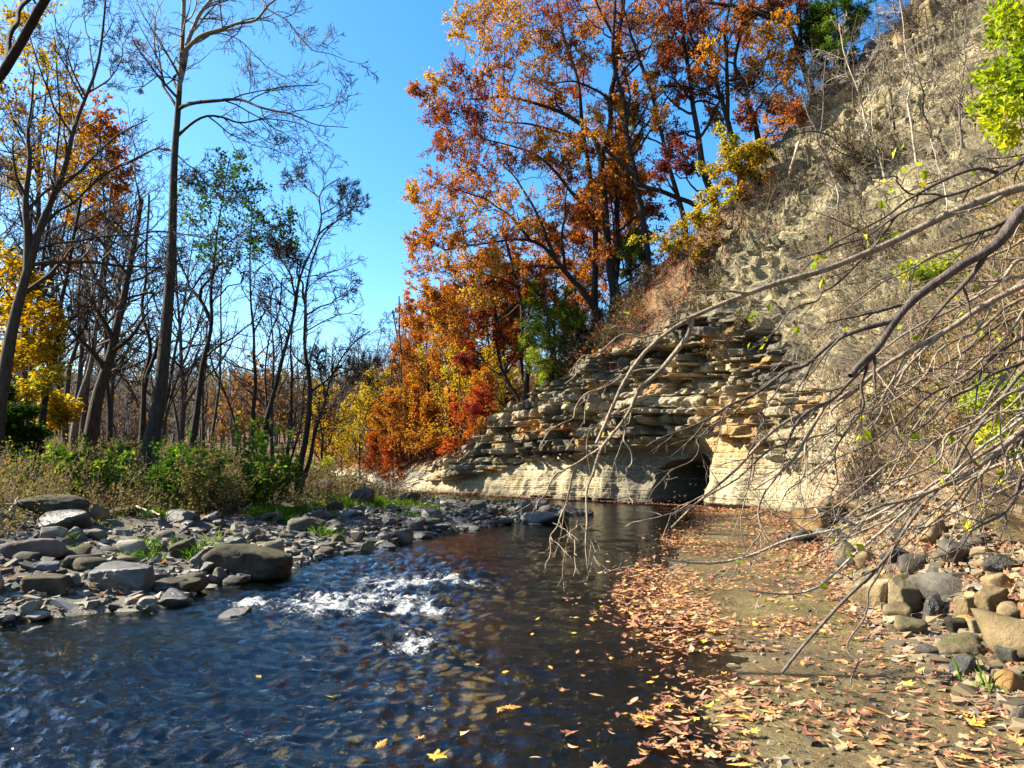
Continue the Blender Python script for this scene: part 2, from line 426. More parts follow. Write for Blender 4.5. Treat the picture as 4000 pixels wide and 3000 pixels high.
S = np.broadcast_to(ss[:, None], tt.shape)
rg = rng_(11)
th = np.where(rg.random(200) < .55, rg.uniform(0.05, 0.12, 200), rg.uniform(0.13, 0.38, 200)); th = np.r_[th, np.full(160, .2)]; lay = np.r_[0, np.cumsum(th)]
def strata(S, Z, seed=0):
    zl = Z + 0.14 * vn(S * 0.22, 0.5, 0, 40) + 0.03 * vn(S * 2.1, Z, 0, 41)
    L = np.clip(np.searchsorted(lay, zl) - 1, 0, 350); f = (zl - lay[L]) / th[L]
    w = 0.20 + 0.9 * _h(L, L * 0, L * 0, 51 + seed) ** 1.5
    q = (S + 0.10 * vn(Z * 4, S * 3, 0, 42)) / w + 7 * _h(L, L * 0, L * 0, 52)
    cidx = np.floor(q); g = q - cidx
    blk = _h(cidx, L, L * 0, 53 + seed) - 0.5
    hl = _h(L, L * 0, L * 0, 54) - 0.5
    crack = 1 - sstep(0, 0.055, np.minimum(g, 1 - g) * w)
    part = np.abs(2 * f - 1) ** 5
    return blk, hl, crack, part, L, cidx
blk, hl, crack, part, L, cidx = strata(S, zz)
px_ = 1659 * 0 + np.interp(ss, RS_S, RS_P[:, 0])
xb, yb = CP[:, 0][:, None], CP[:, 1][:, None]
u_b = (xb / np.maximum(yb, 0.5) * F + 512) / K                     # bearing of each column of the foot
rocky = (sstep(20.5, 24.5, yb) * (1 - sstep(40.0, 45.0, yb))) * np.ones_like(S)
face = 1 - sstep(0.95, 1.08, zz / z1)
band0 = 0.33 + 0.03 * vn(S * 0.4, 0, 0, 61)
blocky = face * rocky * sstep(band0 - 0.02, band0 + 0.02, zz / z1)
lowz = face * rocky * (1 - sstep(band0 - 0.02, band0 + 0.02, zz / z1))
upper = (1 - face) * (zz < top + 0.5)
veg = sstep(28.0, 30.5, yb) * np.ones_like(S)
buttress = 0.8 * fbm(S * 0.30, zz * 0.10, 0, 3, 62) + 0.9 * (0.35 - np.abs(fbm(S * 0.75, zz * 0.22, 0, 3, 63))) + 0.55 * fbm(S * 1.7, zz * 1.3, 0, 3, 163)
jc = np.floor(S / 1.15 + 0.5 * vn(zz * 0.6, S * 0.2, 0, 190)); jf = S / 1.15 + 0.5 * vn(zz * 0.6, S * 0.2, 0, 190) - jc
joint = 1 - sstep(0.0, 0.07, np.minimum(jf, 1 - jf))
col = _h(jc, np.floor(L / 5), L * 0, 191) - 0.5
D = blocky * (0.75 * col - 0.4 * joint + 0.7 * buttress + 0.75 * blk + 0.28 * hl - 0.10 * crack - 0.10 * part - 0.6 * (_h(cidx, L, L * 0, 91) < 0.17) * sstep(-.2, .2, vn(S * .6, zz * .9, 0, 165)) + 0.05 * fbm(S * 5, zz * 9, 0, 3, 64) + 0.15)
flute = fbm(S * 1.1, zz * 0.2, 0, 3, 65)
D = D + lowz * (0.35 * flute + 0.10 * fbm(S * 3, zz * 2.2, 0, 4, 66) - 0.25 + 0.05 * hl - 0.04 * part)
zl2 = zz + 0.10 * fbm(S * 0.6, zz * 0.5, 0, 3, 67)
saw = (zl2 / 0.30) % 1.0; saw2 = (zl2 / 0.11 + vn(S * 0.7, zz * 0.4, 0, 68)) % 1.0
up_r = upper * (1 - veg)
D = D + up_r * (0.6 * fbm(S * 0.5, zz * 0.35, 0, 4, 69) + 0.34 * fbm(S * 1.9, zz * 3.2, 0, 4, 70) + (0.42 * saw * (0.5 + _h(np.floor(zl2 / 0.30), np.floor(S / 0.7 + 3 * vn(zl2, 0, 0, 177)), L * 0, 178)) + 0.10 * saw2) * sstep(-0.25, 0.35, vn(S * 1.6, zz * 1.8, 0, 71)) + 0.34 * blk * sstep(-.1, .4, vn(S * .9, zz * 1.1, 0, 171)))
D = D + (1 - rocky) * face * (0.25 * fbm(S * 0.8, zz * 0.8, 0, 4, 72) + 0.06 * fbm(S * 5, zz * 5, 0, 3, 73)) + upper * veg * 0.3 * fbm(S * 0.7, zz * 0.7, 0, 4, 74)
# cave, shaded recess, pillars
def box(a, b, x, e): return sstep(a - e, a + e, x) * (1 - sstep(b - e, b + e, x))
onface = sstep(23.0, 24.5, yb) * (1 - sstep(33, 35, yb))
wob = 14 * vn(zz * 1.5, 0, 0, 75)
D = D + 0.85 * onface * box(1340, 1530, u_b, 30) * box(2.25, 4.2, zz, 0.35)
D = D - 5.0 * onface * box(1400 + wob, 1503 + wob * 0.6, u_b, 8) * box(-1.0, 1.75 - 0.5 * ((u_b - 1452) / 55.0) ** 2 + 0.3 * vn(S * 1.3, 0, 0, 76), zz, 0.15)
D = D - 0.3 * onface * box(1345, 1520, u_b, 26) * box(0.7, 3.1, zz, 0.3)
D = D + onface * (0.75 * box(1528, 1625, u_b, 28) * (1 - sstep(2.4, 4.2, zz)) * (1 - 0.25 * sstep(0.2, 1.2, zz)))
D = D + onface * 0.55 * box(1690, 1790, u_b, 30) * (1 - sstep(1.6, 3.0, zz))
D = D * np.clip((zz + 0.3) / 0.5, 0.25, 1)
oz = np.where(face > 0.5, 0.0, 0.55) * np.ones_like(S)
X = xb + CN[:, 0][:, None] * (tt - D * np.sqrt(1 - oz ** 2)); Y = yb + CN[:, 1][:, None] * (tt - D * np.sqrt(1 - oz ** 2)); Z = zz + D * oz
CL = np.stack([X, Y, Z], -1)
tan_ = np.array([0.36, 0.30, 0.19]); gry = np.array([0.175, 0.165, 0.135]); dkg = np.array([0.065, 0.062, 0.053]); org = np.array([0.44, 0.22, 0.065])
def mixn(a, b, k): k = np.asarray(k)[..., None]; return a * (1 - k) + b * k
lv = (0.72 + 0.5 * _h(L, L * 0, L * 0, 80) + 0.28 * (_h(cidx, L, L * 0, 81) - 0.5))[..., None]
cc = mixn(tan_, gry, sstep(-0.15, 0.45, fbm(S * 0.5, zz * 0.6, 0, 3, 82)) * 0.75) * lv
cc = mixn(cc, dkg, blocky * sstep(-0.05, 0.35, fbm(S * 0.5, zz * 0.9, 0, 4, 83)) * 0.75)
cc = mixn(cc, org, sstep(0.22, 0.5, fbm(S * 0.8, zz * 1.6, 0, 4, 84)) * (0.75 * face * rocky))
cc = mixn(cc, np.array([0.41, 0.345, 0.225]), lowz * 0.6)
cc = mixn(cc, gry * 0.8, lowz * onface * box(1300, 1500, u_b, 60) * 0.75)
cc = mixn(cc, np.array([0.48, 0.29, 0.11]), onface * box(1520, 1640, u_b, 20) * box(1.6, 4.0, zz, 0.5) * 0.6)
cc = mixn(cc, dkg, face * rocky * (1 - sstep(0.12, 0.3, zz)) * 0.6)
shale = mixn(np.array([0.32, 0.272, 0.165]), np.array([0.145, 0.13, 0.09]), sstep(-0.3, 0.4, fbm(S * 0.8, zz * 1.4, 0, 4, 85))) * (0.75 + 0.5 * saw[..., None])
cc = mixn(cc, shale, up_r)
brown = np.array([0.155, 0.095, 0.052]) * (1 + 0.6 * fbm(S * 2.5, tt * 2.5, 0, 4, 86)[..., None])
cc = mixn(cc, brown, upper * veg)
scree = mixn(np.array([0.23, 0.165, 0.095]), np.array([0.13, 0.095, 0.05]), sstep(-0.3, 0.3, fbm(S * 1.5, tt * 1.5, 0, 4, 87)))
near = (1 - sstep(16.0, 22.0, yb)) * np.ones_like(S) * (1 - sstep(6.5, 10, zz))
cc = mixn(cc, scree, near)
farb = sstep(42.0, 46.0, yb) * np.ones_like(S)
cc = mixn(cc, mixn(np.array([0.40, 0.35, 0.25]), brown, sstep(0.9, 1.3, zz)), farb)
t = NT("cliff_mat"); v = t.geo()
c = t.attr("Col", "Color"); n1 = t.noise(9, 6, 0.7, v)
mp = t.n("ShaderNodeMapping"); mp.inputs["Scale"].default_value = (1.2, 1.2, 9.0); t.l(v, mp.inputs[0])
n2 = t.noise(2.2, 6, 0.7, mp.outputs[0]); n3 = t.noise(45, 3, 0.6, v)
c = t.mixc(0.75, c, t.ramp([(0.28, (0.35, 0.34, 0.33)), (0.5, (0.95, 0.95, 0.93)), (0.72, (1.5, 1.47, 1.4))], n2), 'MULTIPLY')
c = t.mixc(0.5, c, t.ramp([(0.3, (0.5, 0.5, 0.5)), (0.7, (1.35, 1.35, 1.3))], n1), 'MULTIPLY')
M["cliff"] = t.done(t.bsdf(c, 0.92, t.bump(t.math('ADD', t.math('ADD', n2, n1), t.math('MULTIPLY', n3, 0.5)), 0.9, 0.09), 0.15))
me = mesh("cliff", CL.reshape(-1, 3), grid_faces(*S.shape)[:, ::-1], M["cliff"], {"Col": ('POINT', 'FLOAT_COLOR', cc.reshape(-1, 3))}, False)
tag(link("cliff", me), kind="structure")

# ------------------------------------------------------------------ water
wy = 1.6 * (95 / 1.6) ** np.linspace(0, 1, 640)
wk = np.linspace(-1.15, 1.0, 760)
WX = wk[None] * (wy[:, None] * 0.85 + 2.5); WY = np.broadcast_to(wy[:, None], WX.shape)
def spot(u, v, ru, rv):         # soft patch on the water round a point of the photograph's water
    p = gnd(u, v); y2 = gnd(u, v - rv)[1] - p[1]; rx = ru * mpp(p[1])
    return np.exp(-(((WX - p[0]) / rx) ** 2 + ((WY - p[1]) / y2) ** 2))
rap = np.clip(sum(spot(*a) for a in [(700, 1305, 130, 35), (860, 1310, 150, 38), (990, 1265, 110, 30), (880, 1390, 90, 40), (960, 1430, 80, 35), (560, 1300, 70, 25), (850, 1230, 200, 40)]), 0, 1.3)
sx = np.interp(WY, SHELF[:, 1], SHELF[:, 0])
calm = sstep(-2.4, 0.3, WX - sx) 
amp = 1.4 * (0.55 + 0.5 * sstep(-0.2, 0.4, vn(WX * 0.4, WY * 0.4, 0, 90))) * (1 - 0.72 * calm) * (1 - 0.5 * sstep(18, 30, WY))
lod = lambda wl: 1 - sstep(0.35, 0.9, (wy[:, None] * 0.0062) / wl)
H = amp * (0.022 * fbm(WX * 1.2, WY * 1.7, 0, 2, 91) + 0.014 * (1 - 2 * np.abs(fbm(WX * 3.4 + 0.4 * WY, WY * 4.2, 0, 2, 92))) * lod(0.3) + 0.012 * (1 - 2 * np.abs(vn(WX * 8, WY * 13, 0, 93))) * lod(0.09) + 0.007 * vn(WX * 17, WY * 26, 0, 99) * lod(0.05))
H = H + rap * (0.075 * fbm(WX * 1.9 + WY, WY * 2.6, 0, 3, 94) + 0.03 * (1 - 2 * np.abs(vn(WX * 5, WY * 6, 0, 95))))
H = H + 0.03 * np.clip(rap, 0, 1) * vn(WX * 14, WY * 18, 0, 100)
H = H + spot(880, 1385, 60, 26) * 0.05 + spot(965, 1425, 55, 22) * 0.05 - spot(900, 1420, 60, 16) * 0.035
fo = np.clip(1.25 * sum(spot(*a) for a in [(690, 1318, 75, 14), (800, 1312, 80, 15), (905, 1322, 60, 14), (865, 1262, 80, 12), (1000, 1268, 60, 10), (735, 1290, 80, 12), (555, 1306, 40, 9), (900, 1400, 45, 10), (905, 1372, 30, 6), (940, 1262, 60, 10)]), 0, 1)
fo = fo + 0.24 * rap
foam_glint = np.clip(fo * 0.50 + 0.75 * fbm(WX * 5, WY * 11, 0, 3, 96) * fo - 0.02, 0, 0.72)
glint_flecks = sstep(0.62, 0.8, vn(WX * 6, WY * 9, 0, 97)) * sstep(0.0, 0.6, vn(WX * 0.8, WY * 0.8, 0, 98)) * (1 - calm) * 0.5  # white flecks for sun glints and foam bits, painted in with the foam
foam_glint = np.maximum(foam_glint, glint_flecks)
wh, wt, wi = ground_h(WX, WY)
keep = ((wh < 0.12) & (wt < 0.6)) | (WY > 60)
WF = grid_faces(*WX.shape)
kf = keep.ravel()[WF].any(1) & (wt.ravel()[WF].min(1) < 2.5)
WF = WF[kf]
t = NT("water_mat"); v = t.geo()
n1 = t.noise(16, 3, 0.6, v, 0.6); n2 = t.noise(60, 2, 0.5, v)
bn = t.bump(t.math('ADD', n1, t.math('MULTIPLY', n2, 0.3)), 0.55, 0.016)
fr = t.n("ShaderNodeFresnel"); fr.inputs[0].default_value = 1.52; t.l(bn, fr.inputs["Normal"])
tr = t.n("ShaderNodeBsdfTransparent"); tr.inputs[0].default_value = (0.92, 0.90, 0.76, 1)
gl = t.n("ShaderNodeBsdfGlossy"); gl.inputs["Roughness"].default_value = 0.04; t.l(bn, gl.inputs["Normal"])
mx = t.n("ShaderNodeMixShader"); t.l(fr.outputs[0], mx.inputs[0]); t.l(tr.outputs[0], mx.inputs[1]); t.l(gl.outputs[0], mx.inputs[2])
fa = t.attr("foam_glint"); fm = t.n('ShaderNodeMapping'); fm.inputs['Scale'].default_value = (1.0, 1.7, 1.0); t.l(v, fm.inputs[0]); n3 = t.noise(38, 6, 0.8, fm.outputs[0], 0.8)
fk = t.ramp([(0.46, (0, 0, 0)), (0.70, (0.9, 0.9, 0.9))], t.math('ADD', t.math('MULTIPLY', fa, 0.95), t.math('MULTIPLY', t.math('SUBTRACT', n3, 0.5), t.math('MULTIPLY', t.math('MINIMUM', t.math('MULTIPLY', fa, 4.0), 1.0), 3.4))))
fd = t.bsdf((0.62, 0.64, 0.62), 0.5, t.bump(n3, 1.0, 0.03), 0.4)
m2 = t.n("ShaderNodeMixShader"); t.l(fk, m2.inputs[0]); t.l(mx.outputs[0], m2.inputs[1]); t.l(fd, m2.inputs[2])
M["water"] = t.done(m2.outputs[0])
used = np.unique(WF); remap = np.full(WX.size, -1); remap[used] = np.arange(len(used))
WV = np.stack([WX, WY, H], -1).reshape(-1, 3)[used]
me = mesh("water", WV, remap[WF], M["water"], {"foam_glint": ('POINT', 'FLOAT', foam_glint.ravel()[used])}, True)
tag(link("water", me), kind="structure")

# ------------------------------------------------------------------ rocks
import bmesh
def _ico(sub):
    bm = bmesh.new(); bmesh.ops.create_icosphere(bm, subdivisions=sub, radius=1.0)
    bm.verts.ensure_lookup_table()
    V = np.array([v.co[:] for v in bm.verts]); Fc = np.array([[v.index for v in f.verts] for f in bm.faces]); bm.free()
    return V, Fc
ICO = {k: _ico(k) for k in (2, 3, 4, 5)}
def rock_mesh(seed, style, sub=4, mat=None):
    r = rng_(seed); V, Fc = ICO[sub]
    sharp, npl, rough = {"block": (20, 4, 0.03), "slab": (14, 6, 0.045), "boulder": (10, 7, 0.05), "round": (5, 7, 0.04), "angular": (28, 8, 0.032)}[style]
    N = [np.array(a, float) for a in ((1, 0, 0), (-1, 0, 0), (0, 1, 0), (0, -1, 0), (0, 0, 1), (0, 0, -1))]
    tilt = {"block": 0.13, "slab": 0.22, "boulder": 0.3, "round": 0.35, "angular": 0.38}[style]
    N = [n + r.normal(0, tilt, 3) for n in N] + [r.normal(0, 1, 3) for _ in range(npl)]
    N = nrm(np.array(N)); h = np.r_[r.uniform(0.85, 1.0, 6), r.uniform(0.86, 1.12, npl)]
    a = np.maximum(V @ N.T / h, 0.0)
    rad = 1.0 / (a ** sharp).sum(1) ** (1.0 / sharp)
    P = V * rad[:, None]
    q = P * 1.0 + seed * 3.1
    P = P * (1 + rough * 2.2 * fbm(q[:, 0] * 1.3, q[:, 1] * 1.3, q[:, 2] * 1.3, 3, seed % 97) + rough * 1.1 * fbm(q[:, 0] * 5, q[:, 1] * 5, q[:, 2] * 5, 3, seed % 89))[:, None]
    lo, hi = P.min(0), P.max(0)
    P = (P - (lo + hi) / 2) / (hi - lo)
    return mesh("rock", P, Fc, mat, None, True)
KEY = []            # x, y, radius, short name of each labelled rock, for the wording of the small ones
_rs = [0]
def key_rock(u0, u1, vt, vb, style, mat, label, yaw=0.0, dep=0.75, tilt=(0, 0), short=None, cat="rock", name="rock", sub=4, hk=1.0, sink=0.12):
    _rs[0] += 1
    p = hit((u0 + u1) / 2, vb)
    if p is None: p = gnd((u0 + u1) / 2, vb)
    if p[2] < -0.02: p = gnd((u0 + u1) / 2, vb, -0.02)
    W = (u1 - u0) * mpp(p[1]); Dp = W * dep
    Hh = (vb - vt) * mpp(p[1]) - Dp * 0.55 * (CAM[2] - p[2]) / p[1]
    Hh = max(Hh, 0.3 * (vb - vt) * mpp(p[1])) * hk
    c, s = abs(math.cos(yaw)), abs(math.sin(yaw))
    a = W / max(c + dep * s, 0.3)
    o = link(name, rock_mesh(100 + _rs[0], style, sub, M[mat]), None, (p[0], p[1] + Dp * 0.42, p[2] + Hh * (0.5 - sink)), (tilt[0], tilt[1], yaw), (a, a * dep, Hh * (1 + sink)))
    tag(o, label, cat)
    KEY.append((p[0], p[1] + Dp * 0.4, W * 0.5, short or label))
    return o
B = "boulder"
key_rock(10, 182, 1062, 1132, "round", "rock_mossy", "long dark mossy boulder lying at the edge of the brown weeds", 0.1, 0.6, short="the long mossy boulder by the weeds", cat=B, name="boulder", sub=5)
key_rock(50, 172, 1097, 1146, "boulder", "rock_dark", "dark rounded boulder right in front of the long mossy one", 0.1, 0.7, short="the dark boulder before the mossy one", cat=B, name="boulder")
key_rock(-15, 117, 1157, 1213, "round", "rock_mauve", "smooth mauve grey boulder cut by the left edge of the picture", 0.15, 0.6, short="the mauve boulder", cat=B, name="boulder", sub=5)
key_rock(73, 137, 1134, 1166, "angular", "rock_pale", "pale angular stone with a split face behind the mauve boulder", 0.5, 0.7, short="the pale split stone")
key_rock(171, 230, 1137, 1168, "round", "rock_grey", "smooth tapered grey stone leaning near orange leaf litter", -0.5, 0.6, (0, -0.35), short="the tapered grey stone")
key_rock(240, 306, 1163, 1200, "round", "rock_pale", "pale coarse grained round stone standing upright among cobbles", 0.2, 0.7, short="the pale coarse stone")
key_rock(97, 184, 1174, 1220, "boulder", "rock_mossy", "mossy olive rock wedged behind the mauve boulder", 0.5, 0.8, short="the olive rock by the mauve boulder")
key_rock(130, 233, 1198, 1240, "round", "rock_mossy", "broad olive brown stone with sunny top above the dark cut block", -0.2, 0.8, short="the broad olive stone")
key_rock(176, 315, 1212, 1280, "block", "rock_dark", "large dark cut block with a squared shaded face at the waterline", -0.15, 0.62, (0.0, 0.04), short="the dark cut block", cat=B, name="boulder", sub=5)
key_rock(16, 137, 1236, 1287, "block", "rock_mossy", "wide blocky boulder with a pale top and dark front near the left edge", 0.2, 0.7, short="the wide blocky boulder", cat=B, name="boulder", sub=5)
key_rock(28, 78, 1290, 1336, "angular", "rock_pale", "bright white wedge of rock standing at the water's edge", 0.4, 0.6, (0, 0.3), short="the white wedge")
key_rock(-28, 30, 1318, 1354, "boulder", "rock_dark", "dark wet rock in the shallows at the left edge of the picture", 0.2, 0.8, short="the dark wet rock at the edge")
key_rock(415, 632, 1168, 1254, "boulder", "rock_mossy", "biggest flat topped boulder, tapering into the stream", -0.3, 0.7, (0.0, 0.13), short="the biggest flat boulder", cat=B, name="boulder", sub=5)
key_rock(356, 421, 1162, 1205, "slab", "rock_mossy", "tilted slab leaning up against the biggest flat boulder", 0.6, 0.5, (0.25, -0.5), short="the tilted slab")
key_rock(398, 462, 1182, 1233, "boulder", "rock_dark", "dark shaded stone tucked against the biggest flat boulder", 0.2, 0.8, short="the dark tucked stone")
key_rock(324, 406, 1270, 1312, "round", "rock_dark", "smooth dark dome of rock at the waterline by the rapids", 0.3, 0.8, short="the dark dome")
key_rock(338, 418, 1246, 1282, "boulder", "rock_mossy", "dark based stone with a lit top behind the dark dome", 0.0, 0.8, short="the stone behind the dome")
key_rock(284, 334, 1284, 1320, "slab", "rock_pale", "cream slab sloping into the water beside the leaf patch", 0.4, 0.9, (0.2, 0), short="the cream slab")
key_rock(452, 538, 1312, 1342, "angular", "rock_dark", "low dark wet rock alone in the stream left of the rapids", 0.1, 0.6, (0, -0.25), short="the lone wet rock", sink=0.2)
key_rock(68, 122, 1212, 1234, "slab", "rock_blue", "small slate blue slab lying below the mauve boulder", 0.2, 0.7, short="the slate blue slab")
key_rock(124, 168, 1236, 1270, "slab", "rock_pale", "white slab tilted between the blocky boulder and the cut block", 0.5, 0.8, (0.25, -0.2), short="the white tilted slab")
key_rock(468, 528, 1242, 1266, "slab", "rock_grey", "grey slab at the waterline in front of the biggest flat boulder", -0.1, 0.7, short="the waterline slab")
key_rock(418, 470, 1261, 1276, "slab", "rock_pale", "thin white slab barely out of the water left of the biggest boulder", 0.1, 0.8, short="the thin white slab")
key_rock(232, 286, 1198, 1216, "round", "rock_buff", "low tan stone on top of the dark cut block's back edge", 0.1, 0.8, short="the low tan stone")
key_rock(636, 700, 1100, 1136, "boulder", "rock_dark", "dark squarish boulder beside bright green grass on the bar", 0.3, 0.8, short="the dark boulder in the grass", cat=B, name="boulder")
key_rock(690, 725, 1104, 1126, "boulder", "rock_dark", "small dark stone just behind the boulder in the green grass", 0.5, 0.8, short="the stone behind the grass boulder")
key_rock(702, 740, 1079, 1106, "round", "rock_mossy", "rounded mossy boulder half hidden in grass at the bar's far side", 0.0, 0.8, short="the rounded boulder in the far grass", cat=B, name="boulder")
key_rock(436, 488, 1058, 1084, "boulder", "rock_mossy", "brown rock half buried in the weeds under the green bushes", 0.3, 0.8, short="the brown buried rock")
key_rock(384, 428, 1102, 1126, "boulder", "rock_dark", "dark lump of rock amid the leaf litter behind the pebbles", 0.3, 0.8, short="the dark lump")
key_rock(425, 466, 1102, 1128, "round", "rock_dark", "dark round rock sitting right of the dark lump in the litter", 0.0, 0.8, short="the dark round rock")
key_rock(222, 290, 1090, 1114, "slab", "rock_mossy", "flat yellow mossed slab near the driftwood stick", 0.1, 0.6, short="the yellow mossed slab")
key_rock(182, 232, 1088, 1122, "slab", "rock_buff", "sloping tan slab touching the right end of the mossy boulder", 0.6, 0.6, (0.1, 0.35), short="the sloping tan slab")
key_rock(492, 528, 1150, 1172, "angular", "rock_pale", "bright white cracked rock behind the biggest flat boulder", 0.3, 0.7, short="the white cracked rock")
key_rock(524, 552, 1152, 1174, "angular", "rock_pale", "second white rock, right of the white cracked one", 0.6, 0.7, short="the second white rock")
key_rock(545, 576, 1152, 1180, "slab", "rock_grey", "grey slanted slab right of the two white rocks", 0.2, 0.6, (0, 0.4), short="the slanted grey slab")
key_rock(760, 811, 1164, 1196, "angular", "rock_buff", "yellowish sunlit rock at the tip of the near cobbles", 0.3, 0.8, short="the yellowish rock")
key_rock(750, 793, 1146, 1174, "angular", "rock_grey", "grey pointed rock behind the yellowish sunlit one", 0.5, 0.8, short="the grey pointed rock")
key_rock(808, 858, 1171, 1190, "slab", "rock_dark", "low dark rock in the water right of the yellowish one", -0.1, 0.7, short="the low dark rock")
key_rock(1112, 1170, 1078, 1124, "angular", "rock_dark", "black peaked boulder at the far tip of the bar", 0.3, 0.8, (0, -0.15), short="the black peaked boulder", cat=B, name="boulder")
key_rock(1120, 1234, 1102, 1136, "boulder", "rock_dark", "broad dark boulder in front of the black peaked one", -0.1, 0.7, short="the broad dark boulder", cat=B, name="boulder")
key_rock(1142, 1172, 1129, 1137, "slab", "rock_grey", "small flat grey stone at the foot of the broad dark boulder", 0, 0.8, short="the flat stone at its foot")
key_rock(1200, 1234, 1116, 1134, "boulder", "rock_dark", "dark stone at the right end of the broad dark boulder", 0.2, 0.8, short="the stone at its right end")
key_rock(816, 857, 1112, 1136, "round", "rock_dark", "dark round boulder between grass and slabs in mid bar", 0.1, 0.9, short="the dark round boulder in mid bar", cat=B, name="boulder")
key_rock(862, 922, 1120, 1146, "slab", "rock_dark", "large dark slab right of the round boulder in mid bar", 0.2, 0.6, (0.1, -0.12), short="the large dark slab")
key_rock(918, 980, 1126, 1148, "slab", "rock_dark", "dark sloping slab reaching the still pool", -0.1, 0.6, (0, 0.15), short="the sloping slab by the pool")
key_rock(880, 932, 1094, 1116, "slab", "rock_dark", "flat dark slab on the bar beside the far channel", -0.2, 0.7, short="the flat slab by the far channel")
key_rock(985, 1040, 1130, 1146, "slab", "rock_dark", "wet dark ledge poking out of the still pool's near rim", -0.1, 0.5, short="the wet ledge")
key_rock(1262, 1285, 1098, 1114, "boulder", "rock_dark", "last dark stone off the tip of the bar", 0.1, 0.8, short="the last stone off the tip")
# right bank
key_rock(1722, 1858, 1085, 1158, "block", "rock_rust", "large orange tan block with a flat top at the cliff's foot", 0.5, 0.75, (0.0, 0.03), short="the large orange tan block", cat=B, name="boulder", sub=5)
key_rock(1714, 1774, 1142, 1174, "angular", "rock_grey", "grey wedge under the left end of the orange tan block", 0.2, 0.8, short="the grey wedge")
key_rock(1798, 1870, 1162, 1214, "angular", "rock_buff", "brown pitted rock between orange tan block and the leaf heap", -0.6, 0.8, short="the brown pitted rock")
key_rock(1838, 1918, 1184, 1233, "angular", "rock_tan", "lumpy tan rock sprouting a small green plant", 0.2, 0.8, short="the lumpy tan rock")
key_rock(1912, 1988, 1180, 1226, "boulder", "rock_blue", "rounded blue grey rock above the big upright boulder", 0.1, 0.8, short="the blue grey rock")
key_rock(1950, 2022, 1192, 1242, "angular", "rock_grey", "broken grey rock beside the blue grey one", -0.5, 0.8, short="the broken grey rock")
key_rock(1833, 1942, 1238, 1314, "slab", "rock_tan", "long tan slab jutting over the wet shelf", -0.55, 0.55, (0.0, 0.12), short="the long tan slab", sub=5)
key_rock(1928, 2032, 1230, 1334, "angular", "rock_buff", "big upright olive tan boulder with a hollowed face", 0.35, 0.85, (0.05, -0.2), short="the big upright boulder", cat=B, name="boulder", sub=5)
key_rock(1994, 2052, 1266, 1338, "slab", "rock_dark", "dark slab leaning on the right side of the upright boulder", 1.2, 0.5, (0.1, 0.5), short="the dark leaning slab")
key_rock(1940, 2017, 1331, 1377, "round", "rock_buff", "pale pocked oval stone lying on the leaves in front", 0.1, 0.75, short="the pale pocked stone", sub=5)
key_rock(2032, 2175, 1368, 1434, "round", "rock_buff", "largest smooth stone, half sunlit, lowest on the right bank", 0.15, 0.65, short="the largest smooth stone", cat=B, name="boulder", sub=5)
key_rock(2158, 2226, 1394, 1442, "boulder", "rock_grey", "grey boulder against the right end of the largest smooth stone", 0.3, 0.8, short="the grey boulder at the right end")
key_rock(2074, 2127, 1286, 1338, "block", "rock_tan", "cream squared block set among the right bank stones", 0.35, 0.8, short="the cream squared block")
key_rock(2118, 2200, 1262, 1325, "slab", "rock_tan", "cream slanting slab behind the squared block", 0.35, 0.6, (0.2, -0.35), short="the cream slanting slab")
key_rock(2154, 2230, 1298, 1362, "boulder", "rock_tan", "cream bulky boulder cut by the right edge of the picture", 0.1, 0.8, short="the cream bulky boulder")
key_rock(2045, 2110, 1330, 1377, "boulder", "rock_mossy", "green grey rock above the largest smooth stone", 0.2, 0.8, short="the green grey rock")
key_rock(2094, 2153, 1332, 1377, "boulder", "rock_buff", "brown rounded rock right of the green grey one", 0.2, 0.8, short="the brown rounded rock")
key_rock(2146, 2222, 1352, 1398, "boulder", "rock_buff", "rough brown rock wedged under the cream bulky boulder", 0.1, 0.8, short="the rough brown rock")
key_rock(2136, 2200, 1234, 1276, "slab", "rock_tan", "tan slab perched high by the right edge", -0.3, 0.7, (0.1, -0.2), short="the perched tan slab")
key_rock(2034, 2122, 1168, 1216, "angular", "rock_grey", "grey three cornered slab lying on the slope", 0.2, 0.7, (0.35, 0.1), short="the three cornered slab")
key_rock(1994, 2066, 1112, 1172, "angular", "rock_tan", "tan pointed rock sticking up from the scree", 0.5, 0.7, (0, 0.4), short="the tan pointed rock")
key_rock(2130, 2225, 1194, 1238, "slab", "rock_dark", "dark flat slab under the twigs at the right edge", 0.2, 0.7, short="the dark flat slab")
key_rock(2150, 2196, 1124, 1152, "slab", "rock_tan", "small tan slab highest in the scree at right", 0.3, 0.7, short="the highest tan slab")
key_rock(2160, 2236, 1440, 1500, "boulder", "rock_rust", "pinkish rust boulder at the right edge above the deep leaves", 0.4, 0.8, short="the pinkish rust boulder", cat=B, name="boulder")
key_rock(2190, 2240, 1520, 1570, "angular", "rock_grey", "grey corner of rock sunk in leaves at the right edge", 0.4, 0.8, short="the sunken grey corner")
key_rock(1690, 1722, 1150, 1166, "slab", "rock_dark", "small dark slab on the shelf left of the grey wedge", 0.0, 0.8, short="the small shelf slab")

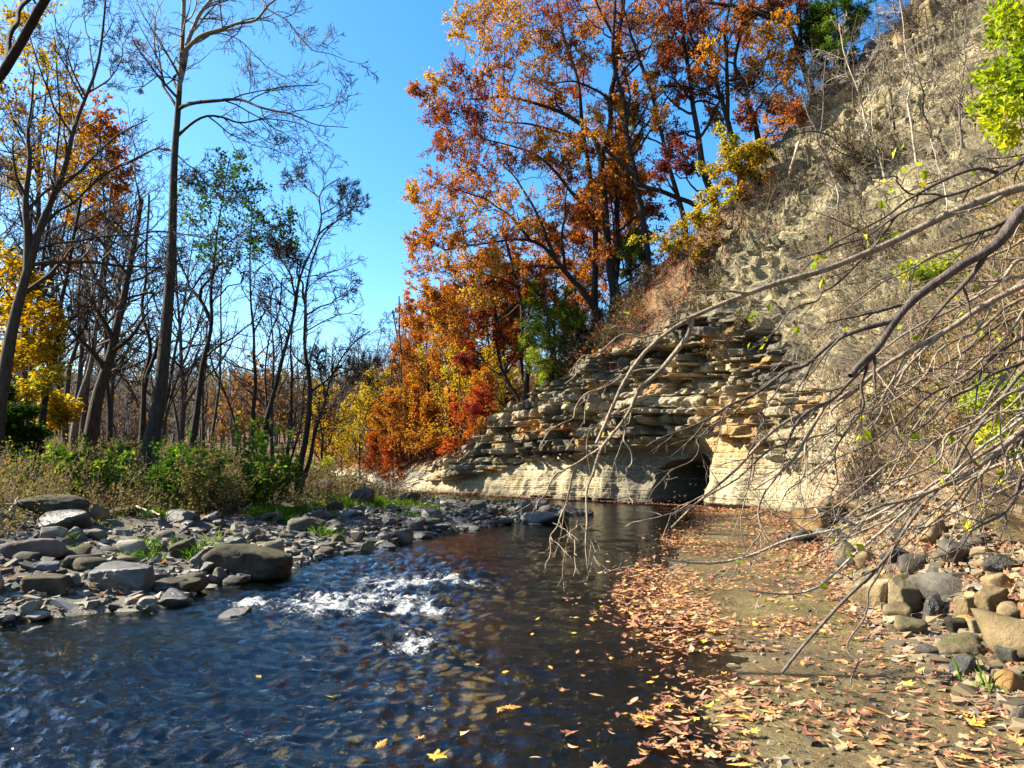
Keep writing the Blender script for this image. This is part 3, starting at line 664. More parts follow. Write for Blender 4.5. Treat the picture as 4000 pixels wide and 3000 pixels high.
# small stones: copies of a few shapes, named after the rock they lie beside
LIB = [(m, st, rock_mesh(500 + i, st, 3, M[m])) for i, (m, st) in enumerate([
    ("rock_grey", "slab"), ("rock_grey", "angular"), ("rock_grey", "boulder"), ("rock_mossy", "slab"), ("rock_mossy", "round"), ("rock_pale", "slab"), ("rock_pale", "angular"), ("rock_dark", "slab"), ("rock_dark", "boulder"),
    ("rock_tan", "angular"), ("rock_tan", "slab"), ("rock_buff", "boulder"), ("rock_buff", "slab"), ("rock_rust", "angular")])]
HUEW = {"rock_grey": "grey", "rock_mossy": "olive", "rock_pale": "whitish", "rock_dark": "dark", "rock_tan": "tan", "rock_buff": "brown", "rock_rust": "rusty"}
SHW = {"slab": "flat slab", "angular": "angular stone", "boulder": "rounded stone", "round": "round cobble"}
def small_rock(x, y, size, k, yaw, flat, tilt):
    m, st, me = LIB[k]
    z = float(terrain(np.array([x]), np.array([y]))[0])
    h = size * flat
    o = link("stone", me, None, (x, y, z + h * 0.28), (tilt[0], tilt[1], yaw), (size, size * 0.72, h))
    d = [(math.hypot(x - a, y - b) - r * 0.5, s) for a, b, r, s in KEY]
    near = min(d)[1]
    place = "on the gravel bar" if inside(np.array([x]), np.array([y]), BAR)[0] else "on the right bank"
    big = "broad" if size > 0.34 else "small"
    lab = f"{big} {HUEW[m]} {SHW[st]} beside {near}"
    tag(o, lab, "stone", f"{HUEW[m]} {SHW[st]}s beside {near}")
r = rng_(77); n = 0; tries = 0; PL = []
while n < 245 and tries < 9000:
    tries += 1
    y = r.uniform(7.2, 31); x = r.uniform(-14, 2.6)
    if abs(x / y) > 0.72: continue
    if not inside(np.array([x]), np.array([y]), BAR)[0]: continue
    d = seg_dist(np.array([x]), np.array([y]), BAR, True)[0]
    if d > (4.2 if y < 16 else 6) or r.random() > math.exp(-d / 2.4) * 1.1: continue
    size = float(np.clip(r.lognormal(-1.22, 0.5), 0.13, 0.8))
    if any(math.hypot(x - a, y - b) < rr * 0.6 for a, b, rr, _ in KEY): continue
    if any(math.hypot(x - a, y - b) < (s + size) * 0.33 for a, b, s in PL): continue
    PL.append((x, y, size))
    far = y > 15
    k = int(r.choice([0, 1, 2, 3, 4, 5, 6, 7, 8], p=[.16, .10, .06, .05, .03, .05, .03, .36, .16] if far else [.20, .12, .11, .12, .10, .13, .08, .09, .05]))
    small_rock(x, y, size, k, r.uniform(0, 6.28), r.uniform(0.25, 0.5) if SHW[LIB[k][1]] == "flat slab" else r.uniform(0.45, 0.75), r.normal(0, 0.13, 2)); n += 1
n = 0; tries = 0
while n < 150 and tries < 9000:
    tries += 1
    y = r.uniform(4.6, 21); j = int(np.argmin(np.abs(RS_P[:170, 1] - y))); tq = r.exponential(1.3) - 0.25
    x, yy = RS_P[j] + RS_N[j] * tq
    if x / yy > 0.74 or tq > 5: continue
    size = float(np.clip(r.lognormal(-1.45, 0.5), 0.10, 0.6))
    if any(math.hypot(x - a, yy - b) < rr * 0.65 for a, b, rr, _ in KEY): continue
    if any(math.hypot(x - a, yy - b) < (s + size) * 0.3 for a, b, s in PL): continue
    PL.append((x, yy, size))
    k = int(r.choice([0, 1, 7, 9, 10, 11, 12, 13, 6], p=[.14, .12, .08, .18, .14, .12, .12, .06, .04]))
    small_rock(x, yy, size, k, r.uniform(0, 6.28), r.uniform(0.3, 0.75), r.normal(0, 0.25, 2)); n += 1

# gravel: stone chips nobody could count
def chips(name, x, y, size, mat, seed, lift=0.3):
    r = rng_(seed); n = len(x)
    z = terrain(x, y)
    base = np.array([(-1, -1, -1), (1, -1, -1), (1, 1, -1), (-1, 1, -1), (-1, -1, 1), (1, -1, 1), (1, 1, 1), (-1, 1, 1)], float) * 0.5
    P = base[None] * (1 + r.normal(0, 0.22, (n, 8, 3)))
    sc_ = np.stack([size, size * r.uniform(0.5, 0.9, n), size * r.uniform(0.18, 0.5, n)], 1)
    P = P * sc_[:, None]
    a = r.uniform(0, 6.28, n); b = r.normal(0, 0.3, n)
    x1 = P[..., 0]; z1_ = P[..., 2]
    P = np.stack([x1 * np.cos(b)[:, None] + z1_ * np.sin(b)[:, None], P[..., 1], -x1 * np.sin(b)[:, None] + z1_ * np.cos(b)[:, None]], -1)
    P = np.stack([P[..., 0] * np.cos(a)[:, None] - P[..., 1] * np.sin(a)[:, None], P[..., 0] * np.sin(a)[:, None] + P[..., 1] * np.cos(a)[:, None], P[..., 2]], -1)
    P = P + np.stack([x, y, z + sc_[:, 2] * lift], 1)[:, None]
    q = np.array([(0, 3, 2, 1), (4, 5, 6, 7), (0, 1, 5, 4), (1, 2, 6, 5), (2, 3, 7, 6), (3, 0, 4, 7)])
    Fc = (np.arange(n)[:, None, None] * 8 + q[None]).reshape(-1, 4)
    me = mesh(name, P.reshape(-1, 3), Fc, mat, {"hue": ('FACE', 'FLOAT', np.repeat(r.random(n), 6))})
    return tag(link(name, me), kind="stuff")
t = NT("gravel_mat")
c = t.ramp([(0, (0.035, 0.034, 0.03)), (0.3, (0.08, 0.076, 0.063)), (0.6, (0.15, 0.14, 0.112)), (0.85, (0.22, 0.20, 0.155)), (1, (0.32, 0.30, 0.25))], t.attr("hue"))
n1 = t.noise(30, 4, 0.6, t.geo())
M["gravel"] = t.done(t.bsdf(t.mixc(0.5, c, t.ramp([(0.3, (0.5, 0.5, 0.5)), (0.7, (1.3, 1.3, 1.3))], n1), 'MULTIPLY'), 0.8, None, 0.3))
r = rng_(5); x = r.uniform(-16, 2.6, 60000); y = r.uniform(6.5, 34, 60000)
d = seg_dist(x, y, BAR, True); k = inside(x, y, BAR) & (np.abs(x / y) < 0.75) & (r.random(60000) < np.exp(-d / 2.4)) 
x, y = x[k], y[k]
chips("gravel", x, y, np.clip(r.lognormal(-2.6, 0.5, len(x)), 0.03, 0.2), M["gravel"], 6)
j = r.integers(20, 135, 16000); tq = r.exponential(1.6, 16000) - 0.35
x, y = (RS_P[j] + r.uniform(-.15, .15, (16000, 2)) + RS_N[j] * tq[:, None]).T
k = (x / np.maximum(y, .1) < 0.78) & (tq < 4) & (y > 3) & (y < 20); x, y = x[k], y[k]
t = NT("scree_mat")
c = t.ramp([(0, (0.05, 0.042, 0.03)), (0.4, (0.12, 0.093, 0.055)), (0.8, (0.22, 0.17, 0.10)), (1, (0.17, 0.16, 0.14))], t.attr("hue"))
M["scree"] = t.done(t.bsdf(c, 0.85, None, 0.2))
chips("gravel", x, y, np.clip(r.lognormal(-2.75, 0.5, len(x)), 0.025, 0.16), M["scree"], 7)

y = 3.4 * (24 / 3.4) ** r.random(5000); x = np.interp(y, SHELF[:, 1], SHELF[:, 0]) + r.uniform(-1.5, 5, 5000); k = (terrain(x, y) > -0.08) & (inland(x, y)[0] < .4) & (fbm(x, y, 0, 3, 201) > -.15)
chips("gravel", x[k], y[k], np.clip(r.lognormal(-3.7, .5, k.sum()), .010, .07), M["scree"], 8)
# ------------------------------------------------------------------ fallen leaves
def lobed(n=11, seed=0, deep=0.45):
    r = rng_(seed); a = np.linspace(0, 2 * np.pi, n, endpoint=False)
    rad = np.where(np.arange(n) % 2 == 0, 1.0, deep) * r.uniform(0.85, 1.15, n)
    rad *= 0.72 + 0.28 * np.cos(a)
    return np.stack([np.cos(a) * rad * 0.6, np.sin(a) * rad * 0.5, 0.13 * rad ** 2 * np.cos(2 * a + r.uniform(0, 6))], 1)
def leaf_outline(half, seed, wid=1.0):
    r = rng_(seed); a = np.array([q[0] for q in half], float); d = np.array([q[1] for q in half], float) * r.uniform(0.92, 1.08, len(half))
    a = np.radians(np.r_[a, -a[::-1][1:-1]]); d = np.r_[d, d[::-1][1:-1] * r.uniform(0.9, 1.1, len(half) - 2)]
    x, y = np.cos(a) * d, np.sin(a) * d * wid
    return np.stack([x * 0.62, y * 0.62, 0.16 * (y ** 2) * r.uniform(.3, 1.6) + 0.12 * (x ** 2) * r.uniform(-1, 1)], 1)
MAPLE = [(0, 1.0), (14, .58), (28, .40), (40, .66), (54, .92), (66, .58), (84, .36), (104, .56), (122, .62), (150, .30), (180, .42)]
OAK = [(0, 1.05), (12, .80), (20, .48), (34, .68), (48, .34), (66, .52), (92, .24), (120, .40), (142, .30), (165, .50), (180, .95)]
OVAL = [(0, 1.0), (14, .82), (28, .66), (44, .52), (62, .44), (84, .40), (106, .42), (126, .48), (146, .58), (164, .72), (180, .85)]
SHAPES = [leaf_outline(MAPLE, 1), leaf_outline(OAK, 2, .9), leaf_outline(MAPLE, 3, .9), leaf_outline(OVAL, 4, .8)]
def litter(name, x, y, z, size, mat, seed, tilt=0.16, hue=None):
    r = rng_(seed); n = len(x)
    sh = np.array(SHAPES)[r.integers(0, len(SHAPES), n)]
    P = sh * size[:, None, None]; P[..., 2] *= r.uniform(-1.2, 3.5, n)[:, None]; P[..., 1] *= r.uniform(0.6, 1.1, n)[:, None]
    a = r.uniform(0, 6.28, n); tx = r.normal(0, tilt, n); ty = r.normal(0, tilt, n)
    P = np.stack([P[..., 0] * np.cos(a)[:, None] - P[..., 1] * np.sin(a)[:, None], P[..., 0] * np.sin(a)[:, None] + P[..., 1] * np.cos(a)[:, None], P[..., 2]], -1)
    P[..., 2] += P[..., 0] * tx[:, None] + P[..., 1] * ty[:, None]
    P += np.stack([x, y, z + 0.012 + size * 0.12 * np.abs(tx + ty)], 1)[:, None]
    kk = sh.shape[1]
    Fc = np.arange(n * kk).reshape(n, kk)
    me = mesh(name, P.reshape(-1, 3), Fc, mat, {"hue": ('FACE', 'FLOAT', r.beta(1.4, 1.9, n) if hue is None else hue)})
    return tag(link(name, me), kind="stuff")
r = rng_(31); N0 = 120000
y = 3.2 * (32 / 3.2) ** r.random(N0); x = np.interp(y, SHELF[:, 1], SHELF[:, 0]) + r.uniform(-0.8, 6, N0)
t, i = inland(x, y)
e = x - np.interp(y, SHELF[:, 1], SHELF[:, 0])
dens = fbm(x * 1.1 + 5, y * 0.8, 0, 3, 131)
pr = sstep(0.0, 0.5, dens) * 0.62 + 0.05
pr = np.maximum(pr, 1.0 * np.exp(-((e - 0.55 - 0.35 * dens) / 0.45) ** 2) * sstep(4.5, 6.0, y) * sstep(-0.3, 0.15, dens + 0.15))
pr = np.maximum(pr, 0.9 * np.exp(-((t + 0.25) / 0.35) ** 2))
pr = np.maximum(pr, (0.35 + 0.5 * sstep(-.2, .3, dens)) * sstep(-1.9, -0.5, t) * (1 - sstep(6.0, 7.5, y)))
pr = np.where(e < 0, 0.10 * np.exp(e / 0.4), pr) * np.exp(-np.maximum(t, 0) / 1.4)
pr *= np.where(y < 6, 0.75, 1.0)
k = (r.random(N0) < pr * np.where(y > 7.5, 0.62, 0.36)) & (x / y < 0.78) & (t < 3)
x, y = x[k], y[k]
zg = np.maximum(terrain(x, y), 0.006)
sz = np.clip(r.lognormal(-2.75, 0.38, len(x)), 0.03, 0.125)
order = np.argsort(-sz / y)          # the leaves that show largest are things of their own
ind = np.zeros(len(x), bool); ind[order[:170]] = True
litter("fallen_leaves", x[~ind], y[~ind], zg[~ind] + r.random((~ind).sum()) * 0.02, sz[~ind], M["leaf_litter"], 32)
LEAFLIB = []
for q in range(8):
    h = [0.15, 0.35, 0.5, 0.62, 0.75, 0.86, 0.95, 1.0][q]
    P = SHAPES[q % 4] * np.array([1, 1, 1.5]); P = np.vstack([P, [[0, 0, 0.05]]]); kk = len(P) - 1
    Fc = np.array([(a, (a + 1) % kk, kk) for a in range(kk)])
    LEAFLIB.append((("dark red brown", "russet", "tan brown", "pale tan", "pinkish tan", "orange", "golden", "yellow")[q], mesh("fallen_leaf", P, Fc, M["leaf_litter"], {"hue": ('FACE', 'FLOAT', np.full(kk, h))})))
def one_leaf(x, y, z, s, q, where):
    o = link("fallen_leaf", LEAFLIB[q][1], None, (x, y, z + 0.012), (r.normal(0, 0.15), r.normal(0, 0.15), r.uniform(0, 6.28)), (s * 1.15,) * 3)
    tag(o, f"{LEAFLIB[q][0]} fallen leaf {where}", "leaf", f"{LEAFLIB[q][0]} fallen leaves {where}")
for a in np.where(ind)[0]:
    q = int(r.choice(8, p=[.12, .20, .24, .19, .12, .08, .03, .02]))
    ee = x[a] - np.interp(y[a], SHELF[:, 1], SHELF[:, 0])
    one_leaf(x[a], y[a], zg[a], sz[a], q, "at the waterline of the shelf" if ee < 0.5 else "lying wet on the near shelf" if x[a] < 2.4 else "heaped near the right bank stones")
for (u, v, q, s) in [(940, 1640, 6, .13), (820, 1615, 5, .10), (1000, 1590, 3, .10), (1100, 1532, 5, .12), (1080, 1538, 5, .10), (910, 1600, 4, .09), (720, 1510, 7, .10), (1040, 1470, 6, .06), (1190, 1445, 5, .07), (1280, 1340, 4, .08), (1150, 1372, 5, .07), (1320, 1425, 5, .08), (1090, 1455, 6, .07), (1030, 1440, 3, .07), (1240, 1370, 6, .06), (1160, 1340, 6, .06), (925, 1510, 7, .06), (1240, 1620, 3, .08), (560, 1465, 6, .06)]:
    p = gnd(u, v, 0.006); one_leaf(p[0], p[1], 0.006, s, q, "floating on the brown shallows")
# leaves on the gravel bar, under the cliff and on the right slope
x = r.uniform(-14, 2, 20000); y = r.uniform(7.5, 32, 20000); d = seg_dist(x, y, BAR, True)
pr = sstep(0.05, 0.45, fbm(x * 0.7, y * 0.7, 0, 3, 141)) * 0.4 + 0.02
k = inside(x, y, BAR) & (d < 7) & (r.random(20000) < pr * 0.8) & (np.abs(x / y) < .75); x, y = x[k], y[k]
litter("fallen_leaves", x, y, terrain(x, y) + 0.03 + 0.05 * r.random(len(x)), r.uniform(0.06, 0.11, len(x)), M["leaf_orange"], 33, 0.35, 0.25 + 0.35 * r.random(len(x)))
j = r.integers(100, 330, 14000); tq = -np.abs(r.normal(0, 0.8, 14000)) + 0.05
x, y = (RS_P[j] + RS_N[j] * tq[:, None]).T; zb = terrain(x, y); k = (zb > -0.06)
litter("fallen_leaves", x[k], y[k], np.maximum(zb[k], 0.01) + 0.02, r.uniform(0.07, 0.12, k.sum()), M["leaf_litter"], 34, 0.3, 0.15 + 0.5 * r.random(k.sum()))
# litter on the displaced bank itself (positions taken from the cliff sheet)
def on_cliff(seed, n, ymin, ymax, zmin, zmax, tmax=None):
    r = rng_(seed)
    ok = (CL[..., 1] > ymin) & (CL[..., 1] < ymax) & (CL[..., 2] > zmin) & (CL[..., 2] < zmax) & (CL[..., 0] / np.maximum(CL[..., 1], .1) < 0.85)
    wgt = np.where(ok, (np.gradient(tt, axis=1)) * np.gradient(ss)[:, None], 0).ravel()
    j = r.choice(wgt.size, n, p=wgt / wgt.sum())
    return CL.reshape(-1, 3)[j]
P = on_cliff(35, 9000, 4, 24, 0.1, 9)
litter("fallen_leaves", P[:, 0], P[:, 1], P[:, 2] + 0.03, r.uniform(0.06, 0.12, len(P)), M["leaf_litter"], 36, 0.7, 0.1 + 0.5 * r.random(len(P)))
P = on_cliff(37, 9000, 29, 60, 1.2, 12)
litter("fallen_leaves", P[:, 0], P[:, 1], P[:, 2] + 0.06, r.uniform(0.09, 0.15, len(P)), M["leaf_orange"], 38, 0.7, 0.55 * r.random(len(P)))

# ------------------------------------------------------------------ trees: tubes grown level by level
def tubes(groups, sides):
    """groups: list of (points (B,N,3), radii (B,N)) -> one set of vertices and quads"""
    VV, FF, off = [], [], 0
    for P, R in groups:
        B_, N, _ = P.shape
        if B_ == 0: continue
        T = nrm(np.gradient(P, axis=1))
        mt = nrm(P[:, -1] - P[:, 0] + 1e-6)
        ref = np.where(np.abs(mt[:, 2:3]) > 0.8, np.array([[1.0, 0.1, 0]]), np.array([[0.1, 0.05, 1.0]]))
        A = nrm(np.cross(T, ref[:, None])); Bn = np.cross(T, A)
        a = np.linspace(0, 2 * np.pi, sides, endpoint=False)
        ring = P[:, :, None] + R[:, :, None, None] * (A[:, :, None] * np.cos(a)[None, None, :, None] + Bn[:, :, None] * np.sin(a)[None, None, :, None])
        VV.append(ring.reshape(-1, 3))
        i = np.arange(B_ * N * sides).reshape(B_, N, sides) + off
        j = np.roll(i, -1, axis=2)
        FF.append(np.stack([i[:, :-1], j[:, :-1], j[:, 1:], i[:, 1:]], -1).reshape(-1, 4))
        off += B_ * N * sides
    return np.concatenate(VV), np.concatenate(FF)
def resample(P, N, jit=0.0, r=None):
    P = np.asarray(P, float)
    d = np.r_[0, np.cumsum(np.linalg.norm(np.diff(P, axis=0), axis=1))]
    s = np.linspace(0, d[-1], N)
    Q = np.stack([np.interp(s, d, P[:, k]) for k in range(3)], 1)
    for _ in range(2): Q[1:-1] = 0.25 * Q[:-2] + 0.5 * Q[1:-1] + 0.25 * Q[2:]
    if jit and r is not None:
        w = np.sin(np.linspace(0, np.pi, N))[:, None]
        for a in range(3): Q[:, a] += (jit * w[:, 0] * vn(s * 1.3 / max(d[-1], .1) * 5 + r.uniform(0, 90), a * 7.7, 0, 3))
    return Q
def grow(r, S, D, L, R0, N, wig, trop, rmin, end=0.3):
    Bn = len(S); P = np.empty((Bn, N, 3)); P[:, 0] = S; d = nrm(D); st = (L / (N - 1))[:, None]
    for i in range(1, N):
        d = nrm(d + r.normal(0, wig, (Bn, 3)) + np.array([0, 0, trop]))
        P[:, i] = P[:, i - 1] + d * st
    t_ = np.linspace(0, 1, N)[None]
    return P, np.maximum(R0[:, None] * (1 - (1 - end) * t_), rmin)
def spawn(r, P, R, n, t0, t1, length, ang, N, wig, trop, rmin, taper=0.5, rk=0.62, bias=None):
    """n side branches on every parent; length: per-parent array"""
    B_, NP, _ = P.shape
    b = np.repeat(np.arange(B_), n); t_ = t0 + (t1 - t0) * ((np.tile(np.arange(n), B_) + r.random(B_ * n)) / n)
    x = t_ * (NP - 1); i = np.minimum(x.astype(int), NP - 2); f = (x - i)[:, None]
    S = P[b, i] * (1 - f) + P[b, i + 1] * f; tan = nrm(P[b, i + 1] - P[b, i])
    rr = R[b, i] * (1 - f[:, 0]) + R[b, i + 1] * f[:, 0]
    q = r.normal(0, 1, S.shape)
    if bias is not None: q = q + np.asarray(bias)
    q = nrm(q - (q * tan).sum(1, keepdims=True) * tan)
    a = np.radians(r.uniform(ang[0], ang[1], len(S)))[:, None]
    D = tan * np.cos(a) + q * np.sin(a)
    L = np.asarray(length)[b] * (1 - taper * (t_ - t0) / max(t1 - t0, 1e-6)) * r.uniform(0.65, 1.25, len(S))
    return grow(r, S, D, L, np.minimum(rr * rk, 0.02 + L * 0.035), N, wig, trop, rmin)
def leaf_quads(r, pos, size, hue, flat=0.0):
    n = len(pos); nn = r.normal(0, 1, (n, 3)); nn[:, 2] += flat; nn = nrm(nn)
    a = nrm(np.cross(nn, r.normal(0, 1, (n, 3)))); b = np.cross(nn, a)
    s = (size * r.uniform(0.7, 1.3, n))[:, None]
    V = np.stack([pos - a * s * 0.5, pos + b * s * 0.36 + nn * s * 0.12 + a * s * 0.05, pos + a * s * 0.55, pos - b * s * 0.36 + nn * s * 0.12 - a * s * 0.02], 1).reshape(-1, 3)
    return V, np.arange(n * 4).reshape(n, 4), hue
class Tree:
    def __init__(s, name, label, cat, bark, base, seed, group=None, Y=20.0, rmin=None):
        s.root = thing(name, label, cat, tuple(base), group); s.base = np.array(base, float)
        s.r = rng_(seed); s.bark = bark; s.Y = Y; s.trunk = []; s.limbs = []; s.leafV = []; s.leafF = []; s.hue = []; s.n = 0
        s.skel = []; s.rmin = rmin if rmin else max(0.00034 * Y, 0.003); s.lm = None
    def path(s, uv, w0, w1, Y=None, trunk=False, N=26, dY=0.0, root=0.0, jit=0.06):
        """a limb traced on the photograph; w0, w1 its width there in pixels"""
        Y = Y or s.Y; n = len(uv)
        yy = Y + dY * np.linspace(0, 1, n) ** 1.2
        P = [at(u, v, y) for (u, v), y in zip(uv, yy)]
        if root: P = [P[0] - np.array([0, 0, root])] + P
        P = resample(P, N, jit, s.r)
        if s.skel and not root:
            SK = np.concatenate([p for p, _ in s.skel]); dd = np.linalg.norm(SK - P[0], axis=1); j = np.argmin(dd)
            if dd[j] < 1.5: P += (SK[j] - P[0]) * np.linspace(1, 0, N)[:, None] ** 2
        k = np.linspace(0, 1, N)
        R = (w1 + (w0 - w1) * (1 - k) ** (1.7 if trunk else 1.15)) * 0.5 * mpp(Y) * (0.88 if trunk else 0.85)
        if root: R = R * (1 + 0.55 * np.exp(-k / 0.045))
        R = np.maximum(R, s.rmin)
        (s.trunk if trunk else s.limbs).append((P[None], R[None])); s.skel.append((P, R)); return P, R
    def add(s, P, R): s.limbs.append((P, R)); return P, R
    def leaves(s, P, m, size, hue, spread=0.1, t0=0.15, hv=0.16, flat=0.6):
        B_, N, _ = P.shape
        b = np.repeat(np.arange(B_), m); t_ = s.r.uniform(t0, 1.0, len(b)); x = t_ * (N - 1); i = np.minimum(x.astype(int), N - 2); f = (x - i)[:, None]
        pos = P[b, i] * (1 - f) + P[b, i + 1] * f + s.r.normal(0, spread, (len(b), 3))
        h = np.clip(np.asarray(hue)[b] + s.r.normal(0, hv, len(b)), 0, 1)
        V, Fc, h = leaf_quads(s.r, pos, size, h, flat)
        s.leafV.append(V); s.leafF.append(Fc + s.n); s.n += len(V); s.hue.append(h)
    def bare(s, n=(7, 6, 5), L=(0.45, 0.4, 0.42), on=None, t0=0.2, wig=0.16, trop=0.03, ang=(30, 65), minL=0.5, maxL=6.0, lv=3):
        G = on or s.skel; out = []
        for P, R in G:
            ln = np.array([np.clip(np.linalg.norm(np.diff(P, axis=0), axis=1).sum() * L[0], minL, maxL)])
            out.append(spawn(s.r, P[None], R[None], n[0], t0, 0.97, ln, ang, 8, wig, trop, s.rmin))
        P1 = np.concatenate([o[0] for o in out]); R1 = np.concatenate([o[1] for o in out]); s.add(P1, R1)
        l1 = np.linalg.norm(np.diff(P1, axis=1), axis=2).sum(1)
        P2, R2 = spawn(s.r, P1, R1, n[1], 0.18, 0.98, np.maximum(l1 * L[1], 0.25), (28, 65), 6, wig, trop, s.rmin); s.add(P2, R2)
        if lv > 2:
            l2 = np.linalg.norm(np.diff(P2, axis=1), axis=2).sum(1)
            P3, R3 = spawn(s.r, P2, R2, n[2], 0.2, 1.0, np.maximum(l2 * L[2], 0.15), (25, 60), 4, wig, trop, s.rmin * 0.85); s.add(P3, R3); return P3
        return P2
    def clumps(s, cl, Y=None, dY=2.0, n1=11, n2=8, m=14, leaf=0.14, hue=0.5, hs=0.2, droop=0.0, flat=0.6):
        """leafy masses at traced places (u, v, radius in pixels[, hue]); limbs reach them from the nearest wood"""
        Y = Y or s.Y; SK = np.concatenate([p for p, _ in s.skel]); SR = np.concatenate([q for _, q in s.skel])
        S, E, RR, RD, HU = [], [], [], [], []
        for c in cl:
            y = Y + s.r.uniform(-dY, dY); C = at(c[0], c[1], y); rd = c[2] * mpp(y)
            dd = np.linalg.norm(SK - C, axis=1) + 2.5 * np.maximum(SK[:, 2] - C[2] + 0.25 * np.linalg.norm((SK - C)[:, :2], axis=1), 0)
            j = np.argmin(dd); S.append(SK[j]); E.append(C); RR.append(min(SR[j] * 0.6, 0.015 + 0.016 * np.linalg.norm(SK[j] - C))); RD.append(rd)
            HU.append(np.clip((c[3] if len(c) > 3 else hue) + s.r.normal(0, hs), 0, 1))
        S, E, RR, RD, HU = map(np.array, (S, E, RR, RD, HU)); nC = len(S)
        dist = np.linalg.norm(E - S, axis=1)[:, None]; E2 = E + nrm(E - S) * RD[:, None] * 0.45
        mid = 0.5 * (S + E2) + np.array([0, 0, 1.0]) * dist * 0.12 + s.r.normal(0, 0.06, S.shape) * dist
        t_ = np.linspace(0, 1, 12)[None, :, None]
        P = (1 - t_) ** 2 * S[:, None] + 2 * t_ * (1 - t_) * mid[:, None] + t_ ** 2 * E2[:, None]
        P[:, 1:-1] += s.r.normal(0, 0.03, P[:, 1:-1].shape) * np.minimum(dist, 3)[:, None]
        R = np.maximum(RR[:, None] * (1 - 0.75 * np.linspace(0, 1, 12)[None]), s.rmin); s.add(P, R)
        ta = np.clip(1 - 1.6 * RD / np.maximum(dist[:, 0] + RD * .45, .1), 0.05, 0.7)
        k0 = (ta * 11).astype(int); Psub = np.stack([resample(P[i, k0[i]:], 8) if 12 - k0[i] > 1 else P[i, -8:] for i in range(nC)]); Rsub = np.repeat(R[:, -4:-3], 8, 1)
        P1, R1 = spawn(s.r, Psub, Rsub, n1, 0.1, 1.0, RD * 1.25, (30, 80), 6, 0.16, 0.02 - droop, s.rmin, 0.25); s.add(P1, R1)
        P2, R2 = spawn(s.r, P1, R1, n2, 0.2, 1.0, np.repeat(RD * 0.6, n1), (25, 75), 4, 0.18, -droop, s.rmin * 0.8, 0.3); s.add(P2, R2)
        h2 = np.repeat(HU, n1 * n2) + s.r.normal(0, 0.07, nC * n1).repeat(n2)
        s.leaves(P2, m, leaf, h2, 0.35 * leaf + 0.03, flat=flat)
        s.leaves(P1, max(m // 3, 1), leaf, np.repeat(HU, n1), 0.5 * leaf, t0=0.5, flat=flat)
    def build(s, leafmat=None, tsides=12, lsides=None):
        off = s.base
        if s.trunk:
            V, Fc = tubes(s.trunk, tsides); link("trunk", mesh("trunk", V - off, Fc, M[s.bark], None, True), s.root)
        if s.limbs:
            big = [(p, q) for p, q in s.limbs if q.max() > 0.05]; small = [(p, q) for p, q in s.limbs if q.max() <= 0.05]
            VV, FF, o = [], [], 0
            for g, sd_ in ((big, 6), (small, lsides or 3)):
                if g:
                    V, Fc = tubes(g, sd_); VV.append(V); FF.append(Fc + o); o += len(V)
            link("limbs", mesh("limbs", np.concatenate(VV) - off, np.concatenate(FF), M[s.bark], None, True), s.root)
        if s.leafV:
            link("crown", mesh("crown", np.concatenate(s.leafV) - off, np.concatenate(s.leafF), M[leafmat], {"hue": ('FACE', 'FLOAT', np.concatenate(s.hue))}), s.root)
        return s.root
def base_at(u, v, Y=None):
    p = at(u, v, Y) if Y else hit(u, v)
    return p
def zt(x, y): return float(terrain(np.array([x]), np.array([y]))[0])

# ---- left bank: the traced trees
T = Tree("sycamore", "tallest bare sycamore with dark lower trunk and pale upper limbs on the bar", "tree", "bark_sycamore", at(318, 1015, 19), 201, Y=19.0)
T.path([(318, 1015), (330, 940), (346, 850), (357, 730), (366, 610), (371, 500), (373, 400), (379, 310), (385, 250), (388, 175), (393, 70), (397, 0), (400, -120), (396, -260)], 41, 8, trunk=True, N=44, root=0.6, jit=0.03)
T.path([(392, 190), (398, 165), (409, 98), (423, 42), (455, 7), (480, -40), (520, -120)], 15, 6, dY=1.0)
T.path([(409, 105), (437, 73), (490, 52), (550, 45), (567, 28), (577, 10), (602, -5), (640, -30)], 13, 4, dY=-1.2)
T.path([(550, 45), (577, 52), (612, 59), (647, 91), (672, 119), (717, 119), (763, 136)], 6, 1.5, Y=17.8)
T.path([(387, 240), (400, 228), (448, 224), (518, 213), (567, 231), (630, 248), (682, 269), (752, 276)], 11, 1.5, dY=-1.5)
T.path([(388, 285), (405, 270), (420, 255), (448, 241), (490, 252), (525, 262), (581, 255), (647, 266), (700, 300)], 10, 1.5, dY=1.0)
T.path([(448, 241), (490, 276), (514, 297), (560, 315), (612, 329), (640, 345)], 5, 1.5, dY=0.7)
T.path([(381, 240), (365, 210), (350, 189), (338, 133), (332, 87), (339, 35), (350, 10), (360, -30)], 9, 3, dY=1.4)
T.path([(383, 172), (357, 161), (336, 164), (311, 185), (259, 196)], 5, 1.5, dY=-1)
T.path([(340, 140), (320, 110), (300, 100), (275, 125)], 4, 1.5, dY=1)
T.path([(376, 322), (395, 343), (420, 367), (465, 413), (500, 450)], 5, 1.5, dY=1)
T.path([(372, 395), (395, 385), (430, 400)], 5, 2)
T.path([(430, 92), (470, 70), (520, 85), (560, 130), (600, 160), (660, 190)], 5, 1.5, dY=1.5)
T.path([(371, 330), (330, 320), (290, 345), (230, 372), (165, 408), (120, 440)], 7, 3, dY=1.5)
T.bare((9, 7, 5), L=(0.42, 0.42, 0.45), on=T.skel[1:], wig=0.17, trop=0.015, maxL=2.8)
T.bare((14, 6, 5), L=(0.22, 0.45, 0.45), on=T.skel[:1], t0=0.6, maxL=2.2)
T.build()
